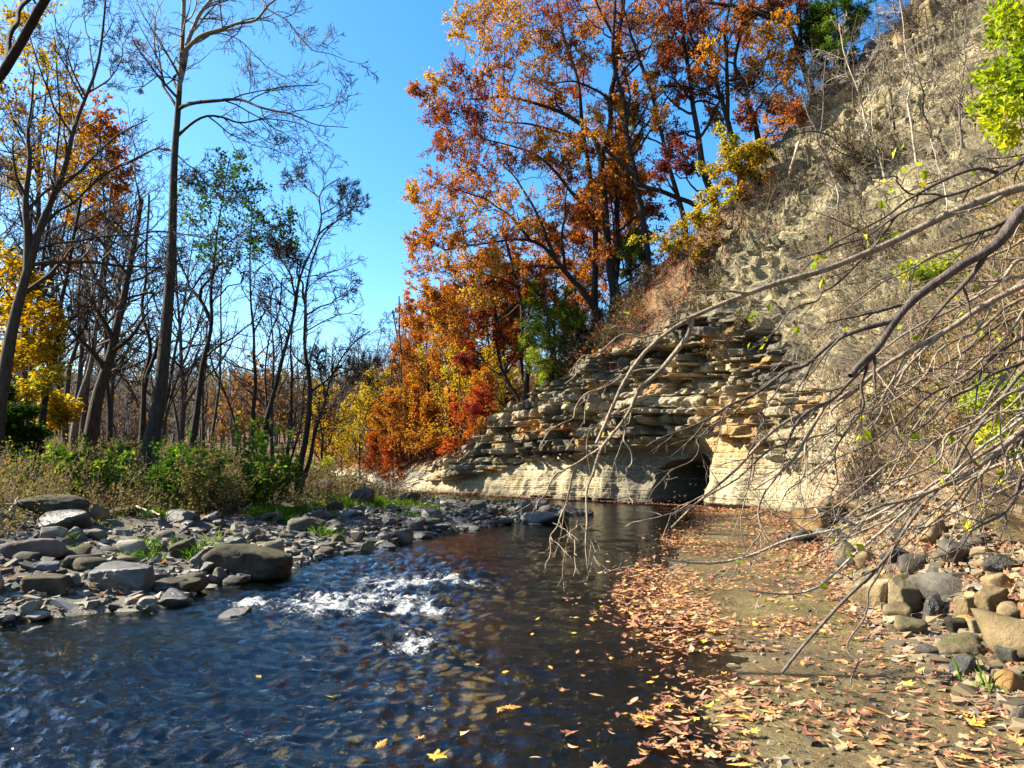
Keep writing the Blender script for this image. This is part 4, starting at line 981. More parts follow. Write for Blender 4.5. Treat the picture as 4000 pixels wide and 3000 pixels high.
def trunk_tree(name, label, bark, uv, w0, w1, Y, seed, limbs=(), n=(9, 6, 5), t0=0.35, L=(0.30, 0.42, 0.45), group=None, leaf=None, cl=(), trop=0.02, maxL=3.5, ext=True, ck={}, cat="tree", dY=0.0, root=1.0):
    uv = list(uv)
    Tr = Tree(name, label, cat, bark, at(*uv[0], Y), seed, group, Y)
    Tr.path(uv, w0, w1, trunk=True, N=30, root=root, jit=0.10, dY=dY)
    for l in limbs: Tr.path(l[0], l[1], l[2], dY=Tr.r.uniform(-1.5, 1.5))
    if n: Tr.bare(n, L, t0=t0, trop=trop, maxL=maxL)
    if cl: Tr.clumps(cl, **ck)
    Tr.build(leaf); return Tr
trunk_tree("twin_trunk_tree", "thick forked tree at the left edge, one dark stem and one pale stem reaching up", "bark_brown", [(-10, 900), (17, 787), (35, 700), (56, 612), (75, 550), (87, 507), (112, 413), (140, 332), (165, 259), (182, 210), (196, 185), (215, 120), (225, 40), (230, -40)], 40, 5, 16.5, 203,
           [([(66, 590), (64, 520), (66, 490), (52, 437), (60, 380), (63, 315), (63, 245), (75, 150)], 22, 4), ([(90, 505), (105, 470), (150, 440), (230, 372), (290, 345), (355, 312)], 10, 3), ([(80, 560), (110, 535), (175, 525), (290, 504), (395, 504), (455, 518)], 9, 3),
            ([(112, 413), (100, 360), (80, 300), (30, 250)], 6, 2), ([(185, 208), (230, 180), (262, 120), (280, 60)], 7, 2), ([(165, 259), (150, 200), (130, 120), (110, 50)], 6, 2), ([(196, 185), (196, 120), (190, 60), (180, 0)], 6, 2), ([(48, 440), (20, 400), (-10, 370)], 8, 4)], n=(9, 7, 5), L=(0.28, 0.45, 0.45), t0=0.3)
trunk_tree("leaning_tree", "dark slim tree leaning right, second trunk from the left edge", "bark_dark", [(84, 965), (101, 840), (119, 735), (136, 665), (150, 612), (158, 560), (163, 500), (175, 430)], 24, 7, 19, 205, [([(120, 730), (150, 690), (200, 640)], 6, 2), ([(145, 630), (120, 560), (95, 520)], 7, 2)])
trunk_tree("slim_tree", "slim brown tree standing between the leaning dark one and the grey one at left", "bark_brown", [(140, 930), (150, 805), (164, 717), (171, 630), (180, 540), (185, 450)], 17, 5, 25, 207)
trunk_tree("grey_tree", "greyish tree leaning right in front of the thick shaggy trunk", "bark_grey", [(160, 935), (175, 860), (189, 787), (210, 682), (222, 590), (230, 500), (240, 400)], 20, 6, 22, 209, [([(210, 690), (240, 640), (260, 560)], 6, 2), ([(222, 590), (190, 520), (170, 480)], 6, 2)])
trunk_tree("shaggy_tree", "thickest shaggy barked tree in the left woods, leaning right", "bark_brown", [(190, 955), (205, 880), (217, 822), (245, 735), (269, 647), (280, 600), (288, 550), (295, 500), (305, 430)], 40, 12, 21, 211,
           [([(268, 650), (285, 640), (320, 635), (370, 626), (400, 640)], 9, 3), ([(245, 735), (220, 700), (200, 690), (150, 680)], 9, 3), ([(277, 610), (310, 600), (350, 575), (400, 555)], 9, 3), ([(290, 540), (270, 500), (240, 470)], 8, 3), ([(215, 830), (250, 790), (270, 815), (290, 850), (300, 880)], 8, 4)], n=(10, 7, 5))
trunk_tree("forked_tree", "dark tree forking into two near vertical stems left of the sycamore trunk", "bark_dark", [(311, 890), (313, 830), (317, 770), (316, 690), (315, 630), (312, 580), (318, 500), (322, 420)], 15, 5, 24, 213, [([(313, 840), (330, 770), (348, 715), (358, 680)], 12, 6), ([(315, 630), (335, 600), (360, 590)], 6, 2)])
T8 = trunk_tree("green_leaved_tree", "dark trunked tree with a tall crown of dark green leaves right of the sycamore", "bark_dark", [(412, 970), (420, 915), (427, 875), (441, 770), (455, 665), (469, 560), (475, 490), (484, 430), (490, 370), (497, 340)], 22, 3, 23, 215,
           [([(441, 700), (427, 652), (412, 630), (400, 600), (385, 560), (380, 530)], 12, 4), ([(400, 610), (430, 585), (480, 575), (520, 570)], 6, 2), ([(380, 680), (410, 640), (450, 600), (475, 570)], 10, 6), ([(470, 560), (500, 520), (540, 490), (580, 480)], 6, 2), ([(482, 440), (460, 410), (430, 390), (400, 385)], 5, 2)],
           n=(7, 6, 4), leaf="leaf_green", cl=[(500, 350, 32), (475, 385, 38), (520, 372, 34), (540, 410, 40), (455, 420, 40), (500, 430, 45), (560, 455, 40), (440, 470, 38), (525, 490, 48), (600, 500, 34), (470, 520, 40), (575, 535, 38), (410, 420, 26), (615, 470, 28), (545, 545, 40), (500, 560, 34), (440, 545, 30), (625, 540, 30)],
           ck=dict(n1=7, n2=6, m=4, leaf=0.10, hue=0.38, hs=0.16))
trunk_tree("slender_tree", "thin straight stem just right of the green leaved tree's trunk", "bark_brown", [(436, 960), (437, 880), (440, 800), (448, 700)], 11, 4, 24, 217, n=(8, 5, 4))
trunk_tree("slender_tree", "pale thin pole of a tree between the green leaved tree and the big bush", "bark_brown", [(458, 965), (466, 880), (472, 820), (474, 720), (476, 630), (480, 520)], 10, 3, 25, 218, n=(10, 5, 4))
trunk_tree("leaning_tree", "thin dead stem leaning left like a prop near the big green bush", "bark_dark", [(512, 935), (490, 870), (468, 805), (452, 760), (445, 735)], 8, 4, 24, 219, n=(5, 4, 3))
trunk_tree("slender_tree", "straight dark trunk behind the big green bush", "bark_dark", [(546, 945), (547, 900), (549, 840), (549, 770), (548, 700), (543, 612), (540, 530), (545, 450)], 14, 3, 26, 221, n=(11, 6, 4), limbs=[([(549, 720), (570, 680), (590, 640), (585, 600)], 6, 2)])
CG = "stems of the bare clump by the stream"
def stem(label, uv, w0, w1, seed, limbs=(), **k): trunk_tree("clump_tree", label, "bark_dark", uv, w0, w1, 21, seed, limbs, group=CG, **k)
stem("thickest of the clump's leaning stems, sweeping up to the right", [(566, 945), (576, 900), (588, 857), (612, 752), (630, 682), (647, 612), (661, 571), (682, 525), (695, 480), (692, 440), (680, 420), (700, 400), (735, 385)], 16, 3, 223, [([(640, 640), (625, 590), (600, 540), (590, 500)], 7, 2), ([(690, 500), (720, 475), (755, 450), (790, 445)], 6, 1.5), ([(682, 430), (650, 400), (640, 380), (620, 390)], 4, 1.5), ([(694, 470), (740, 430), (760, 400)], 5, 1.5)], n=(12, 7, 5), L=(0.25, .42, .45))
stem("tallest dark stem of the clump with a kinked upper trunk", [(645, 1035), (655, 970), (665, 910), (672, 822), (664, 780), (658, 752), (660, 700), (661, 665), (670, 595), (680, 560), (690, 510), (720, 480), (760, 455)], 20, 3, 225, [([(663, 650), (650, 600), (640, 560), (610, 520)], 8, 2), ([(670, 690), (700, 665), (745, 640), (765, 600)], 6, 2), ([(672, 590), (640, 570), (615, 545)], 5, 2)], n=(11, 7, 5), L=(0.25, .42, .45))
stem("straight middle stem of the clump", [(622, 1020), (625, 950), (627, 875), (629, 770), (636, 700), (640, 640), (650, 560)], 11, 3, 227)
stem("curving inner stem of the clump bowing to the right", [(616, 1035), (630, 980), (644, 920), (655, 860), (662, 800), (680, 740)], 9, 3, 229, n=(8, 5, 4))
stem("stem of the clump that arches far over to the right above the water", [(654, 1035), (670, 980), (686, 927), (700, 857), (720, 800), (740, 768), (774, 731), (800, 715)], 15, 3, 231, [([(700, 857), (690, 800), (680, 760)], 6, 2), ([(728, 785), (770, 800), (800, 820)], 5, 2), ([(715, 810), (760, 795), (815, 780)], 5, 2)], n=(12, 7, 5), L=(0.3, .42, .45))
stem("thin leftmost stem of the clump with a bent top", [(590, 945), (580, 900), (573, 850), (572, 790), (580, 740), (605, 650), (610, 600)], 8, 3, 233, n=(9, 5, 4))
stem("pale stemmed shoot slanting from the clump's foot", [(614, 1035), (622, 990), (632, 940), (640, 880)], 7, 3, 235, n=(6, 4, 3))
trunk_tree("slender_tree", "young slim tree at the water's edge right of the clump", "bark_dark", [(706, 1038), (702, 1010), (696, 970), (690, 925), (690, 860)], 9, 3, 30, 237, n=(9, 5, 4))
trunk_tree("slender_tree", "very thin young tree leaning beside the slim one at the water's edge", "bark_dark", [(709, 1036), (711, 990), (708, 940), (714, 880)], 4, 2, 30.5, 239, n=(8, 5, 4))
# leafy trees of the left bank
T = trunk_tree("yellow_maple", "maple at the left edge whose leaves turn from green to yellow and rust", "bark_dark", [(60, 970), (70, 800), (90, 600), (110, 400), (130, 250), (120, 100)], 16, 4, 27, 241, n=None, leaf="leaf_yellow",
           cl=[(20, 60, 55, .35), (60, 40, 50, .4), (30, 130, 60, .5), (90, 140, 50, .6), (130, 190, 50, .3), (110, 240, 55, .4), (40, 300, 55, .5), (170, 260, 45, .1), (60, 360, 55, .1), (20, 210, 60, .0), (130, 340, 50, .55), (200, 330, 48, .1), (10, 400, 45, .5), (180, 400, 40, .3)], ck=dict(n1=8, n2=6, m=6, leaf=0.13, hs=0.15))
trunk_tree("rusty_maple", "maple with a thin rust and amber crown behind the pale limbed tree at left", "bark_dark", [(235, 960), (232, 800), (228, 600), (222, 420), (215, 260)], 13, 3, 29, 243, n=None, leaf="leaf_orange",
           cl=[(205, 240, 45, .1), (240, 290, 42, .15), (170, 300, 45, .7), (215, 340, 45, .55), (265, 340, 32, .2), (180, 360, 42, .7), (240, 390, 40, .45), (205, 420, 40, .6), (150, 400, 40, .7), (270, 400, 30, .3), (230, 470, 38, .5), (190, 490, 34, .5), (160, 560, 34, .4)], ck=dict(n1=8, n2=6, m=6, leaf=0.15, hs=0.12))
trunk_tree("yellow_sapling", "sapling at lower left with layered sprays of bright yellow leaves", "bark_dark", [(40, 950), (48, 850), (55, 760), (62, 660), (70, 560)], 9, 3, 20, 245, n=None, leaf="leaf_yellow",
           cl=[(30, 590, 45, .5), (70, 650, 45, .7), (25, 680, 42, .5), (100, 740, 42, .75), (60, 760, 45, .7), (110, 830, 36, .75), (140, 880, 30, .75), (20, 780, 40, .6), (90, 700, 42, .35), (120, 900, 28, .8), (80, 860, 36, .75)], ck=dict(n1=9, n2=7, m=9, leaf=0.12, hs=0.1, flat=2.5))
trunk_tree("near_tree", "near dark tree whose two heavy limbs cross the top left corner", "bark_dark", [(-420, 800), (-330, 560), (-240, 400), (-120, 275), (0, 175), (20, 145), (38, 112), (66, 70), (91, 21), (120, -40), (200, -200), (330, -420)], 52, 18, 7.2, 247, [([(36, 118), (38, 90), (40, 68), (49, 28), (77, -10), (100, -70)], 20, 9)], n=(3, 3, 2), L=(0.15, .4, .4), t0=0.5, dY=-1.0, root=2.6)  # limb carried on unseen above the frame so its shadow falls longer

# ---- right bank: the traced trees of the cliff top
def rtree(name, label, uv, w0, w1, seed, limbs, cl, leaf, Y=None, n=None, LL=.28, **ck):
    Y = Y or stand(*uv[0])
    b0 = at(*uv[0], Y); rt = min(max(1.2, b0[2] - zt(b0[0], b0[1]) + 0.6), 5.0)
    Tr = Tree(name, label, "tree", "bark_dark", b0 - [0, 0, rt - 0.8], seed, None, Y)
    Tr.path(uv, w0, w1, trunk=True, N=36, root=rt, jit=0.12)
    for l in limbs: Tr.path(l[0], l[1], l[2], dY=Tr.r.uniform(-1.8, 1.8))
    if n: Tr.bare(n, (LL, .42, .45), t0=0.35, maxL=4)
    if cl: Tr.clumps(cl, **{**dict(n1=10, n2=8, m=11, leaf=0.115, hs=0.19, dY=2.4), **ck})
    Tr.build(leaf); return Y
print("R1", rtree("oak", "tall forked oak with amber crown on the cliff top, left of the sky gap", [(1337, 672), (1328, 620), (1321, 577), (1310, 525), (1307, 455), (1300, 390), (1296, 345), (1293, 325), (1305, 312), (1314, 301), (1328, 270), (1318, 235), (1314, 210), (1326, 170), (1330, 120), (1331, 87), (1345, 35), (1350, -40)], 30, 10, 301,
    [([(1294, 328), (1286, 312), (1278, 285), (1237, 252), (1200, 235), (1153, 220), (1097, 206), (1034, 215), (992, 213)], 15, 3), ([(1328, 210), (1360, 160), (1400, 120), (1420, 60)], 8, 3), ([(1314, 212), (1290, 195), (1240, 175), (1180, 180)], 8, 3), ([(1331, 90), (1310, 50), (1290, 10), (1270, -40)], 8, 4)],
    [(1000, 60, 42, .8), (1040, 40, 55, .75), (1040, 100, 45, .8), (1095, 30, 60, .65), (1110, 90, 55, .7), (1080, 140, 45, .7), (1160, 40, 60, .55), (1165, 110, 50, .6), (1220, 50, 60, .5), (1215, 120, 45, .5), (1280, 40, 55, .5), (1265, 110, 42, .55), (1340, 60, 50, .45), (1350, 130, 40, .5), (1160, 170, 45, .5), (1100, 20, 50, .7), (1240, 0, 55, .55), (1320, 10, 50, .4)], "leaf_orange"))
print("R2", rtree("oak", "oak with dark trunk and a wide russet and purple crown facing the open sky", [(1285, 650), (1288, 560), (1288, 480), (1278, 380), (1262, 290), (1254, 241), (1250, 200), (1245, 160), (1226, 115), (1209, 52), (1202, -10)], 20, 7, 303,
    [([(1285, 470), (1240, 420), (1200, 370), (1150, 330), (1090, 310), (1040, 300)], 10, 3), ([(1270, 330), (1220, 290), (1150, 270), (1060, 260)], 10, 3)],
    [(905, 205, 26, .55), (950, 190, 42, .6), (1000, 180, 48, .5), (1055, 190, 50, .45), (985, 240, 48, .15), (1040, 245, 52, .1), (1100, 230, 50, .25), (950, 260, 36, .15), (1000, 300, 52, .1), (1060, 310, 55, .15), (1120, 290, 52, .3), (1170, 240, 45, .55), (960, 320, 36, .12), (1010, 355, 46, .25), (1230, 230, 42, .5), (1250, 180, 40, .55), (1180, 310, 42, .45)], "leaf_orange"))
print("R9", rtree("oak", "low oak leaning out from the cliff edge under a mass of bright orange leaves", [(1296, 685), (1275, 650), (1258, 630), (1240, 607), (1223, 588), (1190, 553), (1167, 525), (1139, 515), (1097, 518), (1050, 525), (1006, 532), (960, 540)], 24, 4, 305,
    [([(1205, 575), (1190, 580), (1167, 574), (1140, 578), (1104, 588), (1060, 610), (1010, 628)], 11, 3), ([(1200, 562), (1180, 510), (1150, 440), (1110, 380), (1080, 350)], 12, 3), ([(1223, 585), (1215, 520), (1220, 440), (1230, 380)], 10, 3), ([(1150, 520), (1110, 470), (1050, 430), (990, 410)], 8, 3)],
    [(905, 420, 34, .5), (950, 400, 46, .5), (1000, 405, 52, .55), (1060, 395, 55, .5), (1120, 380, 55, .55), (1180, 390, 52, .55), (1235, 380, 45, .6), (930, 470, 42, .5), (985, 470, 52, .6), (1045, 460, 55, .6), (1105, 450, 55, .6), (1165, 460, 50, .6), (1225, 450, 45, .5), (905, 520, 34, .55), (950, 535, 44, .6), (1010, 530, 50, .65), (1070, 520, 50, .55), (1130, 515, 48, .45), (1190, 520, 42, .45), (915, 580, 38, .6), (965, 595, 45, .6), (1025, 585, 46, .65), (1080, 575, 42, .55), (1160, 330, 42, .7), (1240, 320, 40, .65), (1280, 400, 42, .55), (1265, 480, 40, .5), (1215, 340, 42, .6)], "leaf_orange"))
print("R3", rtree("tall_tree", "tall slightly leaning trunk with ivy leaves, between the forked oak and the long slanting trunk", [(1398, 520), (1394, 504), (1387, 450), (1380, 395), (1370, 350), (1359, 315), (1349, 252), (1340, 210), (1330, 150), (1325, 60), (1330, -30)], 19, 8, 307,
    [([(1360, 315), (1400, 260), (1430, 210)], 7, 2), ([(1350, 262), (1320, 230), (1290, 210)], 6, 2)], [(1380, 60, 42, .35), (1420, 30, 45, .3), (1430, 90, 36, .5), (1400, 190, 34, .7), (1360, 250, 30, .85), (1290, 260, 32, .6), (1420, 260, 30, .35)], "leaf_orange", n=(7, 5, 4), m=8))
print("R4", rtree("tall_tree", "slim tall tree with a gently bent trunk against the sky gap", [(1480, 470), (1471, 444), (1460, 400), (1447, 357), (1435, 318), (1422, 280), (1412, 245), (1394, 168), (1373, 98), (1356, 52), (1340, -10)], 15, 6, 309,
    [([(1420, 275), (1385, 262), (1370, 240), (1350, 215)], 6, 2), ([(1405, 215), (1440, 190), (1470, 180)], 5, 2)], [(1450, 60, 40, .3), (1480, 110, 36, .25), (1440, 140, 34, .3), (1410, 20, 45, .4), (1470, 200, 30, .15)], "leaf_orange", n=(9, 5, 4), m=8))
rtree("tall_tree", "dark upright tree with purple red leaves, first trunk right of the sky gap", [(1545, 440), (1535, 410), (1525, 385), (1516, 330), (1508, 280), (1500, 230), (1497, 192), (1488, 150), (1480, 105), (1473, 35), (1468, -30)], 22, 8, 311,
    [([(1500, 220), (1470, 180), (1440, 160), (1420, 130)], 7, 2), ([(1512, 300), (1480, 290), (1440, 300)], 7, 2), ([(1490, 160), (1520, 120), (1530, 60)], 7, 3), ([(1497, 185), (1450, 185), (1430, 190)], 6, 2)],
    [(1450, 30, 40, .4), (1500, 40, 42, .35), (1470, 90, 38, .3), (1440, 130, 32, .3), (1520, 110, 34, .25), (1450, 290, 34, .2), (1470, 330, 34, .2), (1440, 370, 34, .25), (1500, 350, 34, .2), (1530, 200, 34, .25)], "leaf_rust", n=(8, 5, 4), m=9)
rtree("tall_tree", "tall tree with three steeply rising stems and red leaves near the slope", [(1600, 370), (1592, 336), (1583, 300), (1574, 262), (1562, 220), (1550, 182), (1530, 145), (1508, 115), (1490, 60), (1480, -20)], 19, 6, 313,
    [([(1576, 265), (1574, 210), (1571, 140), (1567, 70), (1580, -20)], 12, 6), ([(1570, 110), (1590, 60), (1600, 0)], 6, 3), ([(1560, 215), (1530, 200), (1500, 180)], 5, 2)],
    [(1540, 40, 42, .55), (1590, 50, 40, .5), (1540, 120, 36, .4), (1610, 110, 40, .7), (1600, 180, 38, .7), (1520, 170, 32, .3), (1560, 250, 34, .45), (1620, 20, 40, .45)], "leaf_orange", n=(8, 5, 4), m=9)
rtree("tall_tree", "straight dark tree with an amber crown just left of the big hemlock", [(1640, 300), (1627, 245), (1618, 220), (1609, 196), (1598, 170), (1588, 147), (1592, 110), (1599, 70), (1605, 0)], 18, 7, 315, [([(1610, 196), (1650, 170), (1690, 165)], 6, 2)],
    [(1640, 60, 45, .75), (1660, 120, 46, .75), (1690, 70, 40, .65), (1640, 170, 42, .7), (1690, 180, 40, .6), (1700, 130, 36, .6), (1660, 230, 38, .6), (1620, 250, 34, .4), (1670, 20, 40, .3), (1710, 240, 32, .5)], "leaf_orange", n=(7, 5, 4), m=10)
rtree("broad_tree", "big grey barked ridge tree with a long limb arching left along the top", [(1760, 230), (1750, 180), (1742, 147), (1733, 110), (1725, 87), (1712, 68), (1697, 52), (1672, 40), (1648, 28), (1606, 14), (1570, 9), (1543, 7), (1490, 2)], 22, 8, 317, [([(1738, 120), (1735, 87), (1730, 40), (1728, -30)], 14, 8), ([(1745, 160), (1765, 120), (1790, 60), (1790, 0)], 9, 4)],
    [(1740, 40, 36, .1), (1690, 20, 36, .15), (1610, 40, 30, .35), (1760, 90, 30, .3)], "leaf_orange", n=(11, 6, 4), m=7)
rtree("fallen_trunk_tree", "long dark trunk slanting down to the right across the hillside from the forked oak", [(1512, 448), (1493, 434), (1450, 420), (1420, 408), (1394, 399), (1375, 388), (1359, 371), (1330, 345), (1307, 322)], 14, 10, 319, [], [], None, n=(7, 4, 3))
# lower left part of the right hillside
rtree("maple", "maple with red sprays over the yellow ones at the cliff's left end", [(1137, 735), (1128, 680), (1121, 647), (1114, 605), (1105, 570), (1097, 543), (1085, 490)], 18, 6, 321, [([(1122, 660), (1090, 690), (1040, 710), (985, 740)], 7, 2), ([(1115, 620), (1080, 600), (1040, 590)], 6, 2)],
    [(960, 650, 44, .55), (920, 640, 36, .6), (1000, 650, 42, .4), (940, 690, 38, .4), (985, 700, 38, .3), (1040, 640, 40, .6), (1090, 620, 38, .55), (1150, 600, 32, .4), (1040, 700, 34, .2), (1080, 740, 32, .2), (905, 690, 30, .6), (1180, 640, 30, .2)], "leaf_orange", m=11)
rtree("yellow_maple", "yellow leaved understorey tree filling the gap left of the bright hemlock", [(1060, 850), (1062, 780), (1068, 700), (1072, 623)], 8, 3, 323, [], [(1085, 660, 40, .8), (1060, 700, 42, .8), (1100, 710, 38, .75), (1040, 740, 38, .75), (1080, 760, 40, .85), (1030, 790, 36, .8), (1070, 810, 38, .9), (1100, 850, 30, .8), (1040, 840, 34, .85), (1080, 890, 30, .8)], "leaf_yellow", m=11)
rtree("bent_tree", "small tree with a bowed trunk growing from the cliff lip beside the bright hemlock", [(1120, 862), (1112, 850), (1100, 825), (1090, 805), (1082, 780), (1076, 752), (1069, 710), (1069, 665), (1072, 623)], 10, 4, 325, [([(1076, 752), (1050, 780), (1020, 775), (990, 760)], 4, 2), ([(1070, 690), (1100, 670), (1130, 660)], 4, 2)], [(1040, 860, 24, .25), (1000, 770, 24, .15), (1030, 890, 26, .15)], "leaf_red", n=(9, 5, 4), m=8)
for i, (u, v, u1, v1, w, c) in enumerate([(988, 880, 975, 690, 6, "with dull orange leaves"), (1008, 890, 1000, 640, 7, "with rusty leaves, thickest of its neighbours"), (870, 915, 862, 640, 5, "bare at the top against the blue"), (880, 900, 848, 672, 4, "bare and leaning left against the blue"), (905, 880, 915, 660, 5, "with tawny leaves beside the leaning bare one")]):
    um = (u + u1) / 2
    rtree("slim_tree", f"slim far bank tree {c}", [(u, v), (um + 4, (v * .6 + v1 * .4)), (um - 2, v * .3 + v1 * .7), (u1, v1)], w, 3, 330 + i, [],
          [] if "bare" in c else [(u1 - 20, v1 + 20, 34, .45), (u1 + 25, v1 + 50, 32, .4), (u1 - 25, v1 + 90, 32, .5), (u1 + 15, v1 + 130, 30, .5), (u1 - 10, v1 - 30, 30, .5)], "leaf_orange", n=(9, 5, 4), m=9, Y=44 + 2.5 * i, LL=.13)

# ------------------------------------------------------------------ hemlocks, bushes, saplings and shrubs of the slope
M["bark_twig"] = bark_mat("bark_twig", (0.11, 0.08, 0.055), (0.33, 0.26, 0.18), None, 10.0)
M["bark_twig_dark"] = bark_mat("bark_twig_dark", (0.035, 0.027, 0.022), (0.13, 0.10, 0.08), None, 10.0)
def hemlock(label, uv, w, cl, Y, seed, leaf=0.13, hue=0.6, n=None):
    leaf *= 0.62; Y = stand(*uv[0]) if Y > 25 else Y
    Tr = Tree("hemlock", label, "hemlock", "bark_dark", at(*uv[0], Y), seed, None, Y)
    Tr.path(uv, w, w * 0.3, trunk=True, N=20, root=1.0)
    Tr.clumps(cl, n1=12, n2=10, m=24, leaf=leaf, hue=hue, hs=0.15, droop=0.05, dY=1.3, flat=2.2)
    Tr.build("leaf_hemlock")
hemlock("bright yellow green hemlock hanging over the left end of the cliff", [(1196, 840), (1190, 760), (1182, 680), (1176, 610)], 9,
        [(1170, 640, 34, .6), (1200, 660, 34, .7), (1160, 690, 36, .7), (1210, 710, 36, .6), (1180, 720, 34, .8), (1150, 745, 32, .75), (1195, 760, 36, .75), (1225, 745, 26, .5), (1160, 790, 30, .85), (1200, 800, 30, .8), (1180, 825, 24, .85), (1245, 690, 24, .35), (1255, 730, 22, .3)], 31.8, 501, 0.11, 0.7)
hemlock("tall dark green hemlock on the ridge beside the bare shale slope", [(1800, 190), (1803, 100), (1808, 0), (1810, -80)], 10,
        [(1780, 30, 34, .3), (1820, 10, 36, .3), (1790, 70, 36, .35), (1830, 60, 34, .3), (1770, 110, 32, .4), (1810, 110, 34, .35), (1785, 150, 30, .4), (1845, 30, 30, .2), (1760, 60, 26, .35), (1825, 140, 26, .3), (1800, 185, 22, .35)], 31, 503, 0.12, 0.3)
hemlock("small green hemlock behind the trunk of the forked oak", [(1372, 610), (1372, 560), (1372, 500)], 6, [(1370, 520, 22, .4), (1365, 550, 24, .45), (1385, 545, 20, .4), (1370, 580, 24, .4)], 35, 505, 0.11, 0.4)
hemlock("dark green low hemlock at the left edge under the yellow sapling", [(20, 985), (22, 930), (25, 860)], 8, [(20, 870, 38, .25), (50, 900, 36, .2), (10, 920, 40, .2), (45, 940, 36, .25), (75, 935, 26, .3), (15, 965, 34, .15), (60, 965, 28, .2)], 18, 507, 0.09, 0.2)
def bush(label, stems, cl, Y, seed, leaf, hue, lf=0.08, bark="bark_brown", m=10, name="bush", n1=9, n2=7, flat=1.2):
    Tr = Tree(name, label, name, bark, at(*stems[0][0], Y), seed, None, Y)
    for s_ in stems: Tr.path(s_, 4, 2, N=10, root=0.3)
    rr_ = Tr.r; ex = [(c[0] + rr_.normal(0, c[2] * 1.0), c[1] + rr_.normal(0, c[2] * .7), c[2] * rr_.uniform(.35, .7), np.clip(c[3] + rr_.normal(0, .15), 0, 1)) for c in cl for _ in range(2)]
    Tr.clumps([(c[0], c[1], c[2] * .85, c[3]) for c in cl] + ex, n1=n1, n2=n2, m=max(int(m * .55), 2), leaf=lf, hue=hue, hs=0.14, dY=0.7, flat=flat); Tr.build(leaf)
def bush2(label, u0, u1, vt, vb, Y, seed, leaf, hue, lf, n=16, m=3, bark="bark_brown"):
    p0, p1 = at(u0, vb, Y), at(u1, vb, Y); W = p1[0] - p0[0]; H = (vb - vt) * mpp(Y); c = (p0 + p1) / 2
    z0 = zt(c[0], c[1]); dz = c[2] - z0
    Tr = Tree("bush", label, "bush", bark, (c[0], c[1], z0), seed, None, Y, 0.005); r_ = Tr.r
    q = r_.uniform(-.42, .42, n); S = np.c_[c[0] + q * W, c[1] + r_.normal(0, W * .16, n), np.zeros(n)]; S[:, 2] = terrain(S[:, 0], S[:, 1]) - .1
    L = (H + max(dz, 0) + .1) * (1 - 1.1 * np.abs(q) ** 1.6) * r_.uniform(.5, 1.08, n); L[:2] *= 1.1
    P, R = grow(r_, S, np.c_[q * .7 + r_.normal(0, .2, n), r_.normal(0, .25, n), np.ones(n)], L, np.full(n, .012), 9, .10, -.01, .005); Tr.add(P, R)
    P1, R1 = spawn(r_, P, R, 8, .18, 1, L * .36, (30, 70), 6, .13, 0, .004, .45); Tr.add(P1, R1)
    P2, R2 = spawn(r_, P1, R1, 4, .2, 1, np.repeat(L * .15, 8), (25, 70), 4, .15, 0, .003); Tr.add(P2, R2)
    h = np.repeat(np.clip(hue + r_.normal(0, .14, n * 8), 0, 1), 4); Tr.leaves(P2, m, lf, h, .03, flat=1.4); Tr.leaves(P1, 2, lf, np.repeat(np.clip(hue + r_.normal(0, .12, n), 0, 1), 8), .03, flat=1.4); Tr.build(leaf)
bush2("largest bright green bush, in front of the leaning dead stem", 470, 605, 905, 1040, 17.5, 511, "leaf_bright_green", .62, .10, 22, 4)
bush2("low dark green bush right of the sycamore's foot", 345, 470, 960, 1042, 17, 513, "leaf_bright_green", .35, .085, 24, 3)
bush2("bright green shrub catching the sun left of the shaggy tree", 125, 205, 945, 1020, 16, 515, "leaf_bright_green", .7, .10, 14, 3)
bush2("dull green thicket between the shaggy tree and the sycamore", 225, 310, 940, 1020, 18, 517, "leaf_green", .55, .085, 20, 2)
bush2("yellow green bush behind the foot of the stem clump", 662, 712, 985, 1040, 28, 519, "leaf_lime", .7, .11, 14, 4)
bush2("brown seeded weed clump between the two green bushes and the sycamore", 430, 500, 960, 1050, 16, 533, "leaf_weed", .55, .06, 16, 3)
bush2("thin olive shrub at the foot of the leaning dark tree", 45, 105, 960, 1020, 16, 535, "leaf_green", .7, .08, 12, 2)
bush("yellow leaved shrub on the ridge left of the bare shale slope", [[(1580, 480), (1590, 420), (1600, 360)], [(1600, 480), (1620, 400)]],
     [(1570, 345, 26, .8), (1605, 335, 28, .8), (1640, 345, 24, .7), (1555, 385, 28, .75), (1595, 380, 30, .85), (1630, 385, 24, .6), (1540, 425, 26, .8), (1575, 430, 26, .75), (1535, 465, 22, .7), (1570, 320, 18, .85), (1650, 320, 16, .5)], 31, 521, "leaf_yellow", .7, .12, m=7)
bush("orange shrub just right of the yellow one on the ridge", [[(1640, 470), (1645, 420)]], [(1640, 400, 20, .65), (1665, 390, 18, .6), (1650, 425, 20, .6), (1680, 415, 14, .5)], 31, 523, "leaf_orange", .6, .12, m=8)
bush("thin yellow and tan shrub below the ridge's yellow one", [[(1480, 590), (1490, 530)], [(1530, 580), (1530, 520)]], [(1460, 500, 26, .6), (1490, 480, 26, .65), (1450, 540, 26, .55), (1500, 530, 26, .6), (1535, 505, 24, .6), (1520, 555, 22, .5), (1420, 520, 22, .5)], 31, 525, "leaf_yellow", .55, .10, m=5)
